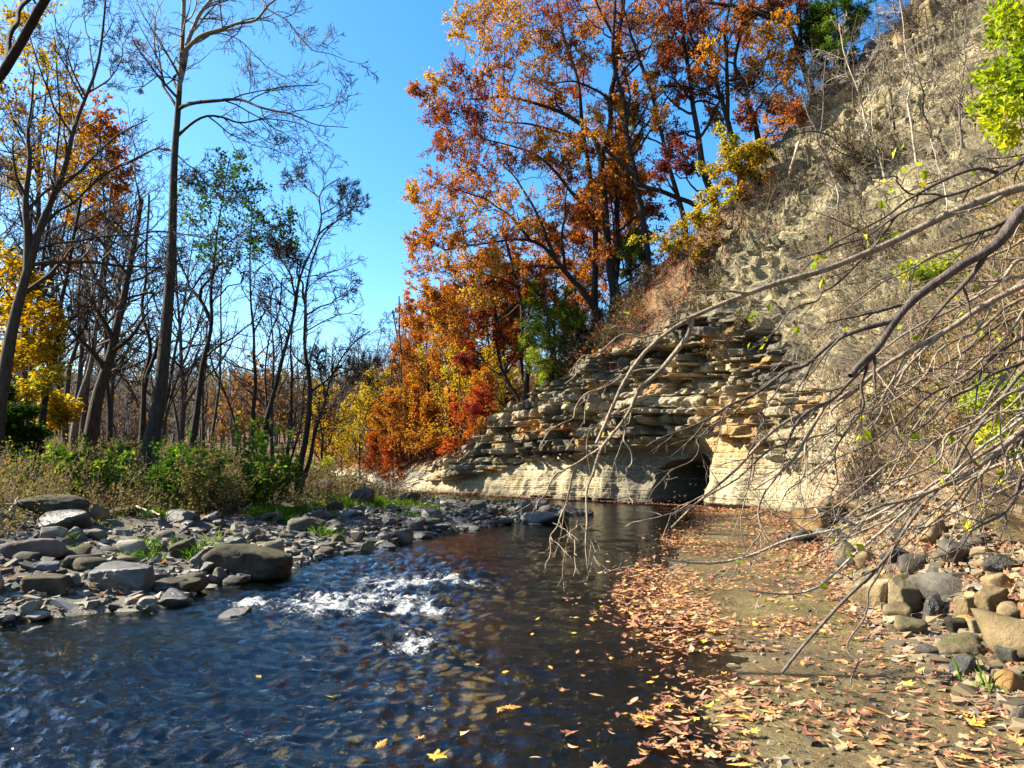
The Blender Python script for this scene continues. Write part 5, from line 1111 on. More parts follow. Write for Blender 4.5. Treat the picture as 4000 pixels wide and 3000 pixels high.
bush("leafy branch of bright yellow green reaching in at the top right corner", [[(2300, 420), (2240, 330), (2190, 220), (2170, 120)], [(2320, 300), (2240, 200), (2200, 60)]],
     [(2195, 50, 26, .5), (2175, 90, 26, .6), (2205, 120, 28, .45), (2165, 150, 22, .6), (2195, 180, 24, .6), (2150, 210, 20, .7), (2190, 240, 22, .6), (2140, 245, 18, .7), (2180, 290, 18, .75), (2215, 90, 26, .4), (2210, 200, 24, .5), (2170, 30, 22, .5)], 9, 527, "leaf_lime", .4, .085, "bark_twig_dark", 3, "shrub", 6, 5)
bush("scrambling shrub with yellow green leaves on the slope at the right edge", [[(2260, 1000), (2190, 960), (2150, 900)], [(2280, 950), (2200, 880), (2170, 800)]],
     [(2150, 900, 24, .75), (2185, 930, 24, .7), (2120, 950, 20, .8), (2200, 880, 22, .6), (2160, 850, 20, .5), (2100, 860, 16, .5), (2205, 960, 20, .6), (2180, 820, 18, .4), (2130, 830, 14, .5)], 9.5, 529, "leaf_lime", .6, .07, "bark_twig", 3, "shrub", 6, 5)
bush("low green creeper on the bank above the pale pillar", [[(1960, 600), (1950, 570)]], [(1950, 590, 22, .5), (1985, 580, 22, .55), (2020, 590, 22, .5), (2060, 570, 20, .5), (2000, 610, 20, .4)], 17, 531, "leaf_lime", .4, .09, "bark_twig", 3, "creeper", 6, 5)
def sapling(label, uv, w, seed, bark="bark_pale", limbs=(), Y=None, n=(9, 5, 4), name="bare_sapling", L=(0.28, .45, .45)):
    h = hit(*uv[0]); Y = Y or (h[1] if h is not None else 28.0)
    Tr = Tree(name, label, "sapling", bark, at(*uv[0], Y), seed, None, Y)
    b0 = at(*uv[0], Y); Tr.path(uv, w, 2.5, trunk=True, N=22, root=max(.5, b0[2] - zt(b0[0], b0[1]) + .4), jit=0.12, dY=0.8)
    for l in limbs: Tr.path(l, w * 0.5, 2, dY=Tr.r.uniform(-.6, .6))
    Tr.bare(n, L, t0=0.3, maxL=2.6); Tr.build()
sapling("pale kinked sapling rising from the middle of the shale slope", [(1903, 413), (1896, 370), (1889, 332), (1875, 280), (1861, 227), (1840, 170), (1826, 122), (1812, 52)], 9, 541, limbs=[[(1866, 250), (1862, 300), (1885, 345)], [(1861, 227), (1850, 190), (1870, 150), (1900, 90)]])
sapling("second pale stem from the same foot, more upright", [(1912, 418), (1905, 360), (1895, 300), (1880, 230), (1875, 180)], 7, 543)
sapling("heavy dark stem bowing far left across the shale slope", [(1900, 425), (1890, 400), (1870, 370), (1851, 343), (1830, 318), (1805, 297), (1763, 280), (1720, 285), (1655, 294)], 13, 545, "bark_brown")
sapling("tall straight pale stem right of the kinked pair", [(1984, 392), (1980, 320), (1973, 245), (1969, 190), (1963, 140), (1956, 70), (1942, -10)], 8, 547)
sapling("darker thin stem right of the tall straight one", [(2018, 350), (2010, 280), (2000, 215), (1985, 160), (1965, 120)], 7, 549, "bark_brown")
sapling("twisted sapling at the left rim of the shale slope", [(1770, 330), (1778, 280), (1780, 230), (1775, 180), (1785, 120)], 6, 551, "bark_grey")
sapling("leaning stem on the rim just above the broken pale snag", [(1800, 400), (1790, 350), (1770, 300), (1745, 250), (1730, 200)], 7, 553, "bark_grey")
sapling("thin stem standing on the lower shale slope", [(1818, 520), (1815, 470), (1808, 420), (1795, 370)], 6, 555, "bark_pale")
sapling("young stem low on the slope behind the long overhanging branches", [(2050, 480), (2040, 420), (2020, 350), (2010, 300)], 6, 557, "bark_pale")
sapling("bare sapling with spreading twigs left of the tall straight stem", [(1935, 330), (1930, 270), (1920, 210), (1915, 150), (1900, 90), (1895, 20)], 7, 559, "bark_brown", n=(11, 6, 4))
sapling("bare sapling near the top right corner in front of the leafy branch", [(2075, 300), (2078, 240), (2085, 170), (2080, 100), (2090, 20)], 7, 560, "bark_grey", n=(11, 6, 4))
sapling("bare sapling low on the slope right of the thin standing stem", [(1870, 560), (1868, 500), (1860, 440), (1862, 390)], 6, 562, "bark_brown", n=(10, 6, 4))
sapling("crooked bare sapling on the rim beside the dark hemlock", [(1850, 260), (1842, 200), (1850, 150), (1840, 90), (1852, 30)], 7, 563, "bark_brown", n=(11, 6, 4))
sapling("bare sapling under the top rim boulders", [(2010, 220), (2018, 160), (2012, 100), (2022, 40)], 6, 564, "bark_brown", n=(10, 6, 4))
key_rock(1930, 2005, 62, 100, "block", "rock_tan", "tan block sticking out high on the shale slope near the top", 0.3, 0.8, short="the high tan block")
key_rock(1985, 2060, 5, 62, "block", "rock_tan", "largest tan block at the very top of the shale slope", 0.5, 0.8, short="the top tan block")
key_rock(1815, 1862, 235, 262, "slab", "rock_buff", "brown ledge of rock jutting from the left part of the shale slope", 0.2, 0.9, short="the left ledge")
key_rock(1870, 1925, 85, 115, "angular", "rock_dark", "dark jutting rock under the roots at the top of the slope", 0.2, 0.9, short="the root rock")
key_rock(1955, 1995, 225, 246, "slab", "rock_tan", "small tan slab halfway up the shale slope", 0.2, 0.9, short="the halfway slab")
Tr = Tree("snag", "pale broken snag leaning on the ridge, barkless", "dead tree", "wood_bare", at(1697, 425, 30), 561, None, 30)
Tr.path([(1695, 432), (1700, 400), (1708, 370), (1716, 335), (1726, 306)], 9, 7, trunk=True, N=12, root=0.4); Tr.build()
# bare brushwood: one shape copied over the slope
def brush(seed, Hh, bark):
    Tr = Tree("bare_shrub", "bare twiggy shrub", "shrub", bark, (0, 0, 0), seed, None, 22, 0.005)
    r_ = Tr.r; n = 9; D = np.c_[r_.normal(0, .5, (n, 2)), np.ones(n)]
    P, R = grow(r_, np.c_[r_.normal(0, .12, (n, 2)), np.full(n, -.15)], D, r_.uniform(.6, 1.1, n) * Hh, np.full(n, .018), 9, .16, -.02, .006); Tr.add(P, R)
    P1, R1 = spawn(r_, P, R, 7, .2, 1, np.full(n, Hh * .5), (25, 70), 6, .2, -.02, .005); Tr.add(P1, R1)
    P2, R2 = spawn(r_, P1, R1, 5, .2, 1, np.full(n * 7, Hh * .25), (25, 75), 4, .22, -.02, .0045); Tr.add(P2, R2)
    return Tr
BR = []
for q, (hh, bk, lf) in enumerate([(2.2, "bark_twig", None), (1.6, "bark_brown", None), (2.6, "bark_twig", None), (1.5, "bark_brown", "leaf_weed"), (1.8, "bark_twig", "leaf_yellow")]):
    Tr = brush(570 + q, hh, bk)
    if lf: Tr.leaves(Tr.limbs[-1][0], 1, 0.08, np.full(len(Tr.limbs[-1][0]), .5), .08)
    BR.append(Tr.build(lf))
r = rng_(95); first_ = set()
def put_brush(k, P, s, label, group):
    src = BR[k]
    if k not in first_:
        first_.add(k); src.location = tuple(P); src.scale = (s,) * 3; src["label"] = label; src["group"] = group; return
    c = copy_thing(src, tuple(P), r.uniform(0, 6.28), s, label, group)
def scatter_brush(n, seed, ymin, ymax, zmin, zmax, ks, s0, s1, label, umin=None, umax=None):
    P = on_cliff(seed, n * 6, ymin, ymax, zmin, zmax); c = 0
    for p in P:
        u = (p[0] / p[1] * F + 512) / K
        if (umin and u < umin) or (umax and u > umax): continue
        put_brush(int(r.choice(ks)), p, r.uniform(s0, s1), label, label + "s"); c += 1
        if c >= n: break
scatter_brush(26, 581, 29, 40, 6.2, 11, [1, 3, 3], .8, 1.3, "brown twiggy shrub on the leafy hillside over the cliff", 1250, 1640)
scatter_brush(22, 582, 22, 33, 8, 22, [3, 2, 1, 1], .8, 1.5, "bare shrub clinging to the upper shale slope", 1650, 2150)
scatter_brush(16, 583, 12, 24, 2.5, 9, [0, 1, 2, 4], .6, 1.1, "tangled bare shrub on the brown bank behind the overhanging branches", 1800, 2250)
scatter_brush(8, 584, 9, 20, 0.7, 4, [0, 1, 4], .4, .8, "low bare shrub among the scree stones of the right bank", 1850, 2250)
scatter_brush(14, 585, 38, 60, 1.5, 5, [3, 3, 1], .7, 1.2, "rusty shrub on the slope left of the cliff", 820, 1130)
scatter_brush(16, 586, 26, 36, 5.0, 7.8, [1, 3], .4, .9, "shrub drooping from the cliff lip", 1300, 1640)

# ------------------------------------------------------------------ the branches overhanging from the right
def branch(label, paths, Y, seed, bark, twn=(7, 4), L=(0.30, 0.42), lf=None, dY=0.4, droop=-0.018, lm=None, grp=None):
    Tr = Tree("overhanging_branch", label, "branch", bark, at(*paths[0][0][0], Y), seed, grp, Y, 0.0019)
    for p, w0, w1 in paths: Tr.path(p, w0, w1, N=34, jit=0.05, dY=-dY)
    outs = []; Tr.skel = [(p, q * 1.2) for p, q in Tr.skel]; Tr.limbs = [(p[None], q[None]) for p, q in Tr.skel]
    for P, R in Tr.skel:
        ln = np.array([np.clip(np.linalg.norm(np.diff(P, axis=0), axis=1).sum() * L[0], .3, 1.3)])
        outs.append(spawn(Tr.r, P[None], R[None], twn[0], .12, .98, ln, (16, 48), 9, .12, droop, Tr.rmin, 0.4, 0.6, bias=(-0.5, 0.1, -0.5)))
    P1 = np.concatenate([o[0] for o in outs]); R1 = np.concatenate([o[1] for o in outs]); Tr.add(P1, R1)
    l1 = np.linalg.norm(np.diff(P1, axis=1), axis=2).sum(1)
    P2, R2 = spawn(Tr.r, P1, R1, twn[1], .2, .98, l1 * L[1], (20, 60), 6, .13, droop, Tr.rmin * .85); Tr.add(P2, R2)
    if lf:
        k = Tr.r.random(len(P2)) < lf; k[0] = True; Tr.leaves(P2[k], 1, 0.055, np.full(k.sum(), .6), .02, hv=.25, t0=.4)
    off = Tr.base; V, Fc = tubes(Tr.limbs, 6)
    link("wood", mesh("wood", V - off, Fc, M[bark], None, True), Tr.root)
    if Tr.leafV: link("leaves", mesh("leaves", np.concatenate(Tr.leafV) - off, np.concatenate(Tr.leafF), M[lm or "leaf_lime"], {"hue": ('FACE', 'FLOAT', np.concatenate(Tr.hue))}), Tr.root)
    return Tr
branch("long arching branch reaching farthest left, its forked tips dangling to the water", [
    ([(2420, 350), (2212, 405), (2138, 425), (2033, 469), (1963, 507), (1886, 546), (1833, 563), (1770, 576), (1700, 590), (1640, 608), (1595, 635), (1550, 655), (1510, 670), (1470, 688), (1440, 712), (1415, 745), (1385, 772), (1365, 795), (1335, 850), (1322, 880), (1308, 915), (1288, 958)], 24, 6),
    ([(1445, 710), (1450, 740), (1425, 790), (1390, 830), (1358, 850), (1330, 880), (1316, 905), (1303, 950), (1288, 1000), (1262, 1045), (1256, 1080), (1262, 1130), (1258, 1165), (1270, 1228)], 11, 3.5),
    ([(1285, 985), (1240, 1008), (1205, 1020), (1180, 1060), (1158, 1100)], 5, 2), ([(1258, 1060), (1235, 1100), (1205, 1140), (1185, 1190), (1178, 1230)], 5, 2), ([(1262, 1150), (1285, 1190), (1310, 1240)], 3, 2),
    ([(1245, 1130), (1240, 1160), (1246, 1200)], 3.5, 2), ([(1310, 905), (1330, 960), (1350, 1010), (1365, 1060), (1366, 1090)], 4, 2), ([(1470, 690), (1420, 715), (1330, 745), (1290, 760), (1240, 810), (1220, 830)], 6, 2),
    ([(1400, 810), (1340, 815), (1290, 830), (1250, 870), (1200, 930), (1165, 965)], 5, 2), ([(1335, 850), (1320, 880), (1290, 900), (1265, 930), (1230, 960)], 4, 2)], 4.3, 601, "bark_twig", (3, 2), (0.14, .4), .05)
branch("thick dark limb coming down from the right edge, heaviest of the overhanging branches", [
    ([(2460, 330), (2300, 410), (2212, 462), (2148, 525), (2085, 571), (2033, 609), (1990, 645), (1956, 676), (1903, 742), (1880, 765), (1858, 781), (1837, 812)], 34, 12),
    ([(1905, 728), (1851, 742), (1800, 765), (1742, 788), (1683, 830), (1606, 868), (1553, 893), (1490, 914), (1438, 935), (1395, 965)], 12, 3),
    ([(1840, 808), (1810, 850), (1788, 880), (1730, 915), (1683, 948), (1634, 1000), (1560, 1060), (1500, 1090)], 9, 2.5), ([(1838, 812), (1838, 870), (1830, 930), (1815, 1000), (1790, 1080)], 6, 2),
    ([(1600, 870), (1560, 900), (1520, 950), (1480, 985), (1440, 1020), (1395, 1090)], 5, 2), ([(1683, 830), (1650, 880), (1640, 930), (1610, 1000)], 4, 2)], 3.9, 603, "bark_twig_dark", (6, 4), (.22, .42))
branch("long sunlit tan branch running parallel below the thick dark limb", [
    ([(2460, 500), (2300, 575), (2212, 622), (2131, 660), (2068, 700), (1963, 756), (1886, 798), (1830, 837), (1753, 893), (1683, 938), (1634, 985), (1580, 1030), (1530, 1060), (1450, 1140)], 18, 3.5),
    ([(1753, 893), (1720, 950), (1690, 1010), (1660, 1060), (1640, 1120), (1610, 1200), (1575, 1255)], 7, 2), ([(1880, 800), (1800, 880), (1760, 960), (1720, 1040), (1680, 1100)], 7, 2), ([(2068, 700), (2000, 760), (1950, 820), (1900, 900), (1860, 950)], 8, 2), ([(2131, 660), (2090, 740), (2060, 800), (2040, 880)], 6, 2)], 4.2, 605, "bark_twig", (7, 4), (.24, .42), .08)
branch("upper branch with a few yellow green leaves, crossing the shale slope", [
    ([(2420, 250), (2290, 300), (2212, 334), (2169, 365), (2085, 378), (2005, 406), (1928, 451), (1840, 497), (1770, 540), (1730, 590)], 12, 3),
    ([(2300, 345), (2212, 385), (2100, 420), (2010, 450), (1900, 510), (1800, 530), (1720, 560)], 9, 3), ([(2005, 406), (1960, 400), (1915, 385), (1870, 390)], 5, 2), ([(1900, 510), (1860, 560), (1830, 600), (1760, 640), (1690, 700), (1640, 740)], 7, 2.5)], 4.6, 607, "bark_twig_dark", (6, 4), (.18, .42), .45)
branch("lower dark branch with gnarled bends across the brown bank", [
    ([(2440, 830), (2300, 890), (2212, 937), (2173, 975), (2140, 995), (2103, 1008), (2033, 1040), (1963, 1078), (1900, 1098), (1850, 1115)], 20, 5),
    ([(2103, 1008), (2060, 1060), (2020, 1110), (1960, 1150), (1900, 1190)], 6, 2), ([(2212, 940), (2190, 1020), (2150, 1060), (2110, 1120)], 6, 2)], 4.3, 609, "bark_twig", (8, 4), (.26, .42), .1)
branch("pale curved switch whose tip sweeps left just over the leafy water's edge", [
    ([(2440, 870), (2300, 940), (2212, 982), (2100, 1025), (2020, 1060), (1950, 1085), (1890, 1110), (1850, 1125), (1790, 1140), (1740, 1155), (1690, 1172), (1640, 1195), (1600, 1211), (1570, 1218), (1535, 1222), (1500, 1220), (1465, 1214), (1430, 1206)], 10, 5),
    ([(1810, 1135), (1770, 1110), (1730, 1105), (1690, 1120), (1640, 1115), (1600, 1120)], 5, 2.5), ([(1805, 1135), (1800, 1160), (1785, 1190), (1770, 1215)], 5, 2)], 4.4, 611, "bark_pale", (3, 2), (.12, .3))
branch("thin pale switch bending down to a flat tip over the shelf", [
    ([(2440, 740), (2300, 840), (2212, 890), (2120, 960), (2060, 1005), (1990, 1065), (1935, 1120), (1880, 1165), (1840, 1205), (1800, 1250), (1770, 1268), (1740, 1280), (1700, 1284), (1655, 1281), (1618, 1276)], 8, 4)], 4.2, 613, "bark_pale", (3, 2), (.14, .3))
branch("straight grey stick slanting steeply down onto the wet shelf", [
    ([(2300, 700), (2180, 830), (2100, 930), (2020, 1060), (1960, 1130), (1905, 1195), (1860, 1245), (1810, 1305), (1760, 1372), (1720, 1415), (1688, 1455)], 9, 6),
    ([(1880, 1225), (1862, 1290), (1845, 1350), (1842, 1420), (1838, 1480)], 5, 3)], 4.6, 615, "bark_grey", (2, 2), (.1, .3))
r = rng_(617)
words = ["tan side branch", "brown side branch", "dark side branch"]
for q, (u, v, du, dv) in enumerate([(2330, 500, -520, 330), (2330, 560, -560, 420), (2330, 660, -600, 380), (2330, 720, -560, 460), (2330, 780, -520, 330), (2330, 830, -470, 420), (2330, 600, -440, 460), (2330, 420, -560, 300), (2330, 900, -480, 260), (2330, 980, -420, 200), (2330, 760, -640, 400), (2330, 640, -700, 420), (2330, 480, -420, 200), (2330, 540, -620, 520), (2330, 690, -430, 300), (2330, 860, -560, 330), (2330, 800, -400, 250), (2330, 940, -330, 280)]):
    t_ = np.linspace(0, 1, 9); uu = u + du * t_ + r.normal(0, 9, 9); vv_ = v + dv * t_ ** r.uniform(.85, 1.35) + r.normal(0, 9, 9)
    end = "over the scree" if v + dv > 1150 else "before the cliff" if u + du < 1760 else "before the brown bank"
    hgt = "high" if v < 600 else "midway" if v < 760 else "low"
    branch(f"{words[q % 3]} entering {hgt} at the right edge, ending {end}", [(list(zip(uu, vv_)), r.uniform(7, 12), 2.2)], r.uniform(3.7, 6.0), 620 + q, ("bark_twig", "bark_twig", "bark_twig_dark")[q % 3], (8, 3), (.30, .42), .10, grp=f"{words[q % 3]}es {hgt} at the right edge, {end}")

# ------------------------------------------------------------------ driftwood, weeds and grass on the gravel bar
def stick(label, p0, p1, w, seed, name="driftwood", bark="wood_bare", z=0.12):
    a = hit(*p0); b = hit(*p1); Tr = Tree(name, label, "driftwood", bark, a, seed, None, a[1])
    P = resample(np.array([a + [0, 0, z], (a + b) / 2 + [0, 0, z + .06], b + [0, 0, z]]), 14, .05, Tr.r)
    R = np.linspace(1, .5, 14) * w * .5 * mpp(a[1]); V, Fc = tubes([(P[None], R[None])], 8)
    Tr.limbs.append((P[None], R[None])); P1, R1 = spawn(Tr.r, P[None], R[None], 3, .3, .9, np.array([.5]), (25, 55), 6, .1, .02, .006)
    V, Fc = tubes([(P[None], R[None]), (P1, R1)], 8); link("wood", mesh("wood", V - a, Fc, M[bark], None, True), Tr.root)
stick("pale driftwood stick lying in the litter behind the cobbles", (268, 1108), (345, 1126), 6, 651)
stick("weathered log at the left edge behind the mauve boulder", (-20, 1112), (62, 1108), 9, 653)
stick("forked grey driftwood beside the dark boulder at left", (8, 1140), (52, 1092), 5, 655, z=.2)
stick("thin grey stick reaching into the far channel near the undercut bank", (905, 1040), (850, 1062), 4, 657)
stick("bent branch lying across the rim of the still pool", (1020, 1136), (1110, 1122), 5, 659, bark="bark_dark")
r = rng_(661)
def weeds(name, x, y, hgt, seed, mat, hue, nl=13, ls=0.06, lean=.22, stalk="bark_twig"):
    r = rng_(seed); n = len(x); z = terrain(x, y)
    P, R = grow(r, np.stack([x, y, z - .02], 1), np.c_[r.normal(0, lean, (n, 2)), np.ones(n)], hgt, np.full(n, .0045), 5, .09, -.03, .0035)
    b = np.repeat(np.arange(n), nl); t_ = r.uniform(.15, 1.05, len(b)) ** .8; xx = np.clip(t_, 0, .999) * 4; i = xx.astype(int); f = (xx - i)[:, None]
    pos = P[b, i] * (1 - f) + P[b, np.minimum(i + 1, 4)] * f + r.normal(0, .055, (len(b), 3)) * (1 + hgt[b, None] * .6)
    h = np.clip(hue[b] + r.normal(0, .1, len(b)), 0, 1)
    V, Fc, h = leaf_quads(r, pos, ls, h, .5); V2, F2 = tubes([(P, R)], 3)
    tag(link(name, mesh(name, V, Fc, M[mat], {"hue": ('FACE', 'FLOAT', h)})), kind="stuff")
    tag(link("weed_stalks", mesh("weed_stalks", V2, F2, M[stalk], None, True)), kind="stuff")
x = r.uniform(-34, -1, 90000); y = r.uniform(11, 48, 90000); d = seg_dist(x, y, BAR, True)
dd = 4.3 + 1.2 * fbm(x * .5, y * .5, 0, 3, 662)
k = inside(x, y, BAR) & (d > dd) & (np.abs(x / y) < .78) & (r.random(90000) < np.clip(1.15 - y / 45, .10, 1) * .42)
x, y, d = x[k], y[k], d[k]
weeds("weeds", x, y, r.uniform(.3, 1.0, len(x)) * np.clip((d - 3.0) / 2.6, .3, 1.15), 663, "leaf_weed", np.clip(.5 + .5 * fbm(x * .45, y * .45, 0, 3, 664), 0, 1), 15)
x = r.uniform(-20, 2, 30000); y = r.uniform(9, 34, 30000); d = seg_dist(x, y, BAR, True)
k = inside(x, y, BAR) & (d > .9) & (d < 6) & (np.abs(x / y) < .75) & (fbm(x * .8, y * .8, 0, 3, 671) > .3); x, y = x[k][:260], y[k][:260]
for c in [(620, 1112, .8), (650, 1118, .6), (400, 1092, .9), (440, 1098, .7), (720, 1092, .9), (830, 1090, .9), (310, 1195, .08), (340, 1120, .3), (560, 1115, .5), (600, 1122, .5), (690, 1090, .9), (780, 1085, 1.2)]:
    p = hit(c[0], c[1]); n_ = int(60 * c[2]) + 6; x = np.r_[x, p[0] + r.normal(0, c[2] * .5, n_)]; y = np.r_[y, p[1] + r.normal(0, c[2] * .5, n_)]
p = hit(2148, 1500); x = np.r_[x, p[0] + r.normal(0, .04, 2)]; y = np.r_[y, p[1] + r.normal(0, .04, 2)]
n_ = len(x); m_ = 9; z = terrain(x, y)
b = np.repeat(np.arange(n_), m_); ps = np.stack([x[b], y[b], z[b]], 1) + np.c_[r.normal(0, .05, (len(b), 2)), np.zeros(len(b))]
hg = r.uniform(.10, .30, len(b)); dr = np.c_[r.normal(0, .45, (len(b), 2)), np.ones(len(b))]; dr = nrm(dr); sd_ = nrm(np.cross(dr, r.normal(0, 1, dr.shape))) * .006
midp = ps + dr * hg[:, None] * .6; tip = ps + dr * hg[:, None] + np.c_[dr[:, :2] * hg[:, None] * .5, -hg * .12]
V = np.stack([ps - sd_, ps + sd_, midp + sd_ * .8, tip, midp - sd_ * .8], 1).reshape(-1, 3)
tag(link("grass", mesh("grass", V, np.arange(len(V)).reshape(-1, 5), M["leaf_bright_green"], {"hue": ('FACE', 'FLOAT', np.clip(r.normal(.55, .2, len(b)), 0, 1))})), kind="stuff")
# brown litter and brush cover on the hillside over the cliff
P = on_cliff(681, 4200, 29.5, 60, 5.0, 12.5); Pn = on_cliff(682, 1500, 40, 62, 1.3, 5); P = np.vstack([P, Pn])
def cliff_weeds(P, seed, mat, hue0, hmin, hmax, nl, ls):
    r = rng_(seed); n = len(P); hgt = r.uniform(hmin, hmax, n)
    Q, R = grow(r, P - [0, 0, .05], np.c_[r.normal(0, .35, (n, 2)), np.ones(n)], hgt, np.full(n, .008), 5, .14, -.03, .007)
    b = np.repeat(np.arange(n), nl); i = r.integers(1, 5, len(b)); pos = Q[b, i] + r.normal(0, .09, (len(b), 3))
    V, Fc, h = leaf_quads(r, pos, ls, np.clip(hue0 + r.normal(0, .22, len(b)), 0, 1), .4); V2, F2 = tubes([(Q, R)], 3)
    tag(link("undergrowth", mesh("undergrowth", V, Fc, M[mat], {"hue": ('FACE', 'FLOAT', h)})), kind="stuff")
    tag(link("brush_stems", mesh("brush_stems", V2, F2, M["bark_brown"], None, True)), kind="stuff")
cliff_weeds(P, 683, "leaf_rust", .35, .3, 1.3, 7, .11)
cliff_weeds(on_cliff(684, 2600, 9, 24, 1.2, 9), 685, "leaf_weed", .45, .25, .8, 6, .07)
cliff_weeds(on_cliff(686, 400, 22, 33, 8, 20), 687, "leaf_weed", .5, .3, .9, 5, .09)

# ------------------------------------------------------------------ copies for the woods
def proto(name, label, cat, bark, seed, H, leaf=None, hue=0.5, nl=0, spread=0.32, r0=0.2, n=(16, 7, 5), t0=0.3, Y=40, leafsize=0.2, wig=0.05, L=0.36, group=None, trop=0.04):
    Tr = Tree(name, label, cat, bark, (0, 0, 0), seed, group, Y)
    P, R = grow(Tr.r, np.zeros((1, 3)) - [[0, 0, 0.8]], np.array([[Tr.r.normal(0, 0.06), Tr.r.normal(0, 0.06), 1.0]]), np.array([H]), np.array([r0]), 18, wig, 0.06, 0.02, 0.12)
    Tr.trunk.append((P, R)); Tr.skel.append((P[0], R[0]))
    P1, R1 = spawn(Tr.r, P, R, n[0], t0, 0.99, np.array([H * L]), (25, 62), 9, 0.14, trop, Tr.rmin, 0.6); Tr.add(P1, R1)
    l1 = np.linalg.norm(np.diff(P1, axis=1), axis=2).sum(1)
    P2, R2 = spawn(Tr.r, P1, R1, n[1], 0.2, 1.0, l1 * 0.45, (28, 68), 6, 0.16, 0.02, Tr.rmin); Tr.add(P2, R2)
    l2 = np.linalg.norm(np.diff(P2, axis=1), axis=2).sum(1)
    P3, R3 = spawn(Tr.r, P2, R2, n[2], 0.25, 1.0, l2 * 0.5, (25, 65), 4, 0.16, 0.0, Tr.rmin * 0.8); Tr.add(P3, R3)
    if nl:
        h = np.clip(hue + Tr.r.normal(0, 0.13, n[0]).repeat(n[1] * n[2]) + Tr.r.normal(0, 0.06, n[0] * n[1]).repeat(n[2]), 0, 1)
        Tr.leaves(P3, nl, leafsize, h, 0.12)
    return Tr.build(leaf, 9)
GB = "bare trees in the woods behind the gravel bar"
bares = [proto("bare_tree", "bare grey brown tree in the woods behind the gravel bar", "tree", "bark_brown", 401 + i, h, r0=rr, n=nn, t0=tt0, Y=34, group=GB) for i, (h, rr, nn, tt0) in enumerate([(17, .20, (18, 7, 5), .3), (20, .26, (20, 7, 5), .35), (14, .14, (16, 6, 5), .2), (11, .10, (14, 6, 5), .15)])]
GO = "autumn trees behind the cliff top"
autumn = [proto("autumn_tree", "orange leaved tree behind the cliff top", "tree", "bark_dark", 411, 15, "leaf_orange", 0.5, 12, r0=.2, n=(18, 8, 6), Y=42, leafsize=0.17, group=GO),
          proto("autumn_tree", "rusty red tree behind the cliff top", "tree", "bark_dark", 412, 13, "leaf_rust", 0.6, 10, r0=.18, n=(18, 8, 6), Y=42, leafsize=0.16, group=GO),
          proto("autumn_tree", "yellow leaved tree behind the cliff top", "tree", "bark_dark", 413, 12, "leaf_yellow", 0.6, 10, r0=.16, n=(17, 8, 6), Y=42, leafsize=0.16, group=GO)]
saps = [proto("sapling", "yellow sapling on the far bank", "tree", "bark_dark", 421, 6, "leaf_yellow", 0.6, 3, r0=.06, n=(18, 7, 5), t0=.12, Y=40, leafsize=0.13, L=.4, group="saplings of the far bank"),
        proto("sapling", "orange sapling on the far bank", "tree", "bark_dark", 422, 5, "leaf_orange", 0.6, 5, r0=.06, n=(18, 7, 5), t0=.08, Y=40, leafsize=0.15, L=.42, group="saplings of the far bank"),
        proto("sapling", "red sapling on the far bank", "tree", "bark_dark", 423, 4, "leaf_red", 0.55, 5, r0=.05, n=(16, 7, 5), t0=.08, Y=40, leafsize=0.14, L=.42, group="saplings of the far bank")]
r = rng_(88)
used_ = set()
def put(src, x, y, s, label, group, z=None):
    key = src.name
    z = zt(x, y) if z is None else z
    if key not in used_:
        used_.add(key); o = src; o.location = (x, y, z); o.rotation_euler = (0, 0, r.uniform(0, 6.28)); o.scale = (s,) * 3
        o["label"] = label; o["group"] = group; return o
    return copy_thing(src, (x, y, z), r.uniform(0, 6.28), s, label, group)
# woods behind the gravel bar: deeper and deeper rows, words by what stands in front of them
row = [("behind the yellow sapling at left", -0.72, -0.58), ("behind the shaggy trunk", -0.58, -0.42), ("behind the sycamore trunk", -0.42, -0.28), ("behind the green bushes", -0.28, -0.16), ("behind the stem clump", -0.16, -0.06)]
for where, a0, a1 in row:
    for q in range(11 if a1 < -0.4 else 2 if a1 < -0.25 else 0):
        y = r.uniform(27, 75); a = r.uniform(a0, a1); x = a * y
        if not inside(np.array([x]), np.array([y]), BAR)[0]: y = y * 0.6 + 8; x = a * y
        if not inside(np.array([x]), np.array([y]), BAR)[0]: continue
        k = int(r.choice(4, p=[.3, .25, .25, .2])); kind = ("tall", "big", "slim", "young")[k]
        put(bares[k], x, y, r.uniform(0.7, 1.1) * (1.0 if a1 < -0.4 else 0.72), f"{kind} bare tree {where}", f"{kind} bare trees {where}")
# ridge behind the cliff top
for q in range(13):
    u = r.choice([r.uniform(1150, 1400), r.uniform(1620, 1800)]); j = r.uniform(38, 52); d = ray(u, 500); x = d[0] / d[1] * j; y = j
    k = int(r.choice(3, p=[.5, .38, .12]))
    z = zt(x, y); vtop = 0
    part_ = "left of the sky gap" if u < 1400 else "right of the sky gap" if u < 1600 else "by the big hemlock"
    put(autumn[k], x, y, r.uniform(0.55, 0.85), f"{('orange', 'rusty red', 'yellow')[k]} leaved tree behind the cliff top {part_}", f"{('orange', 'rusty red', 'yellow')[k]} trees behind the cliff top {part_}", z - 0.3)
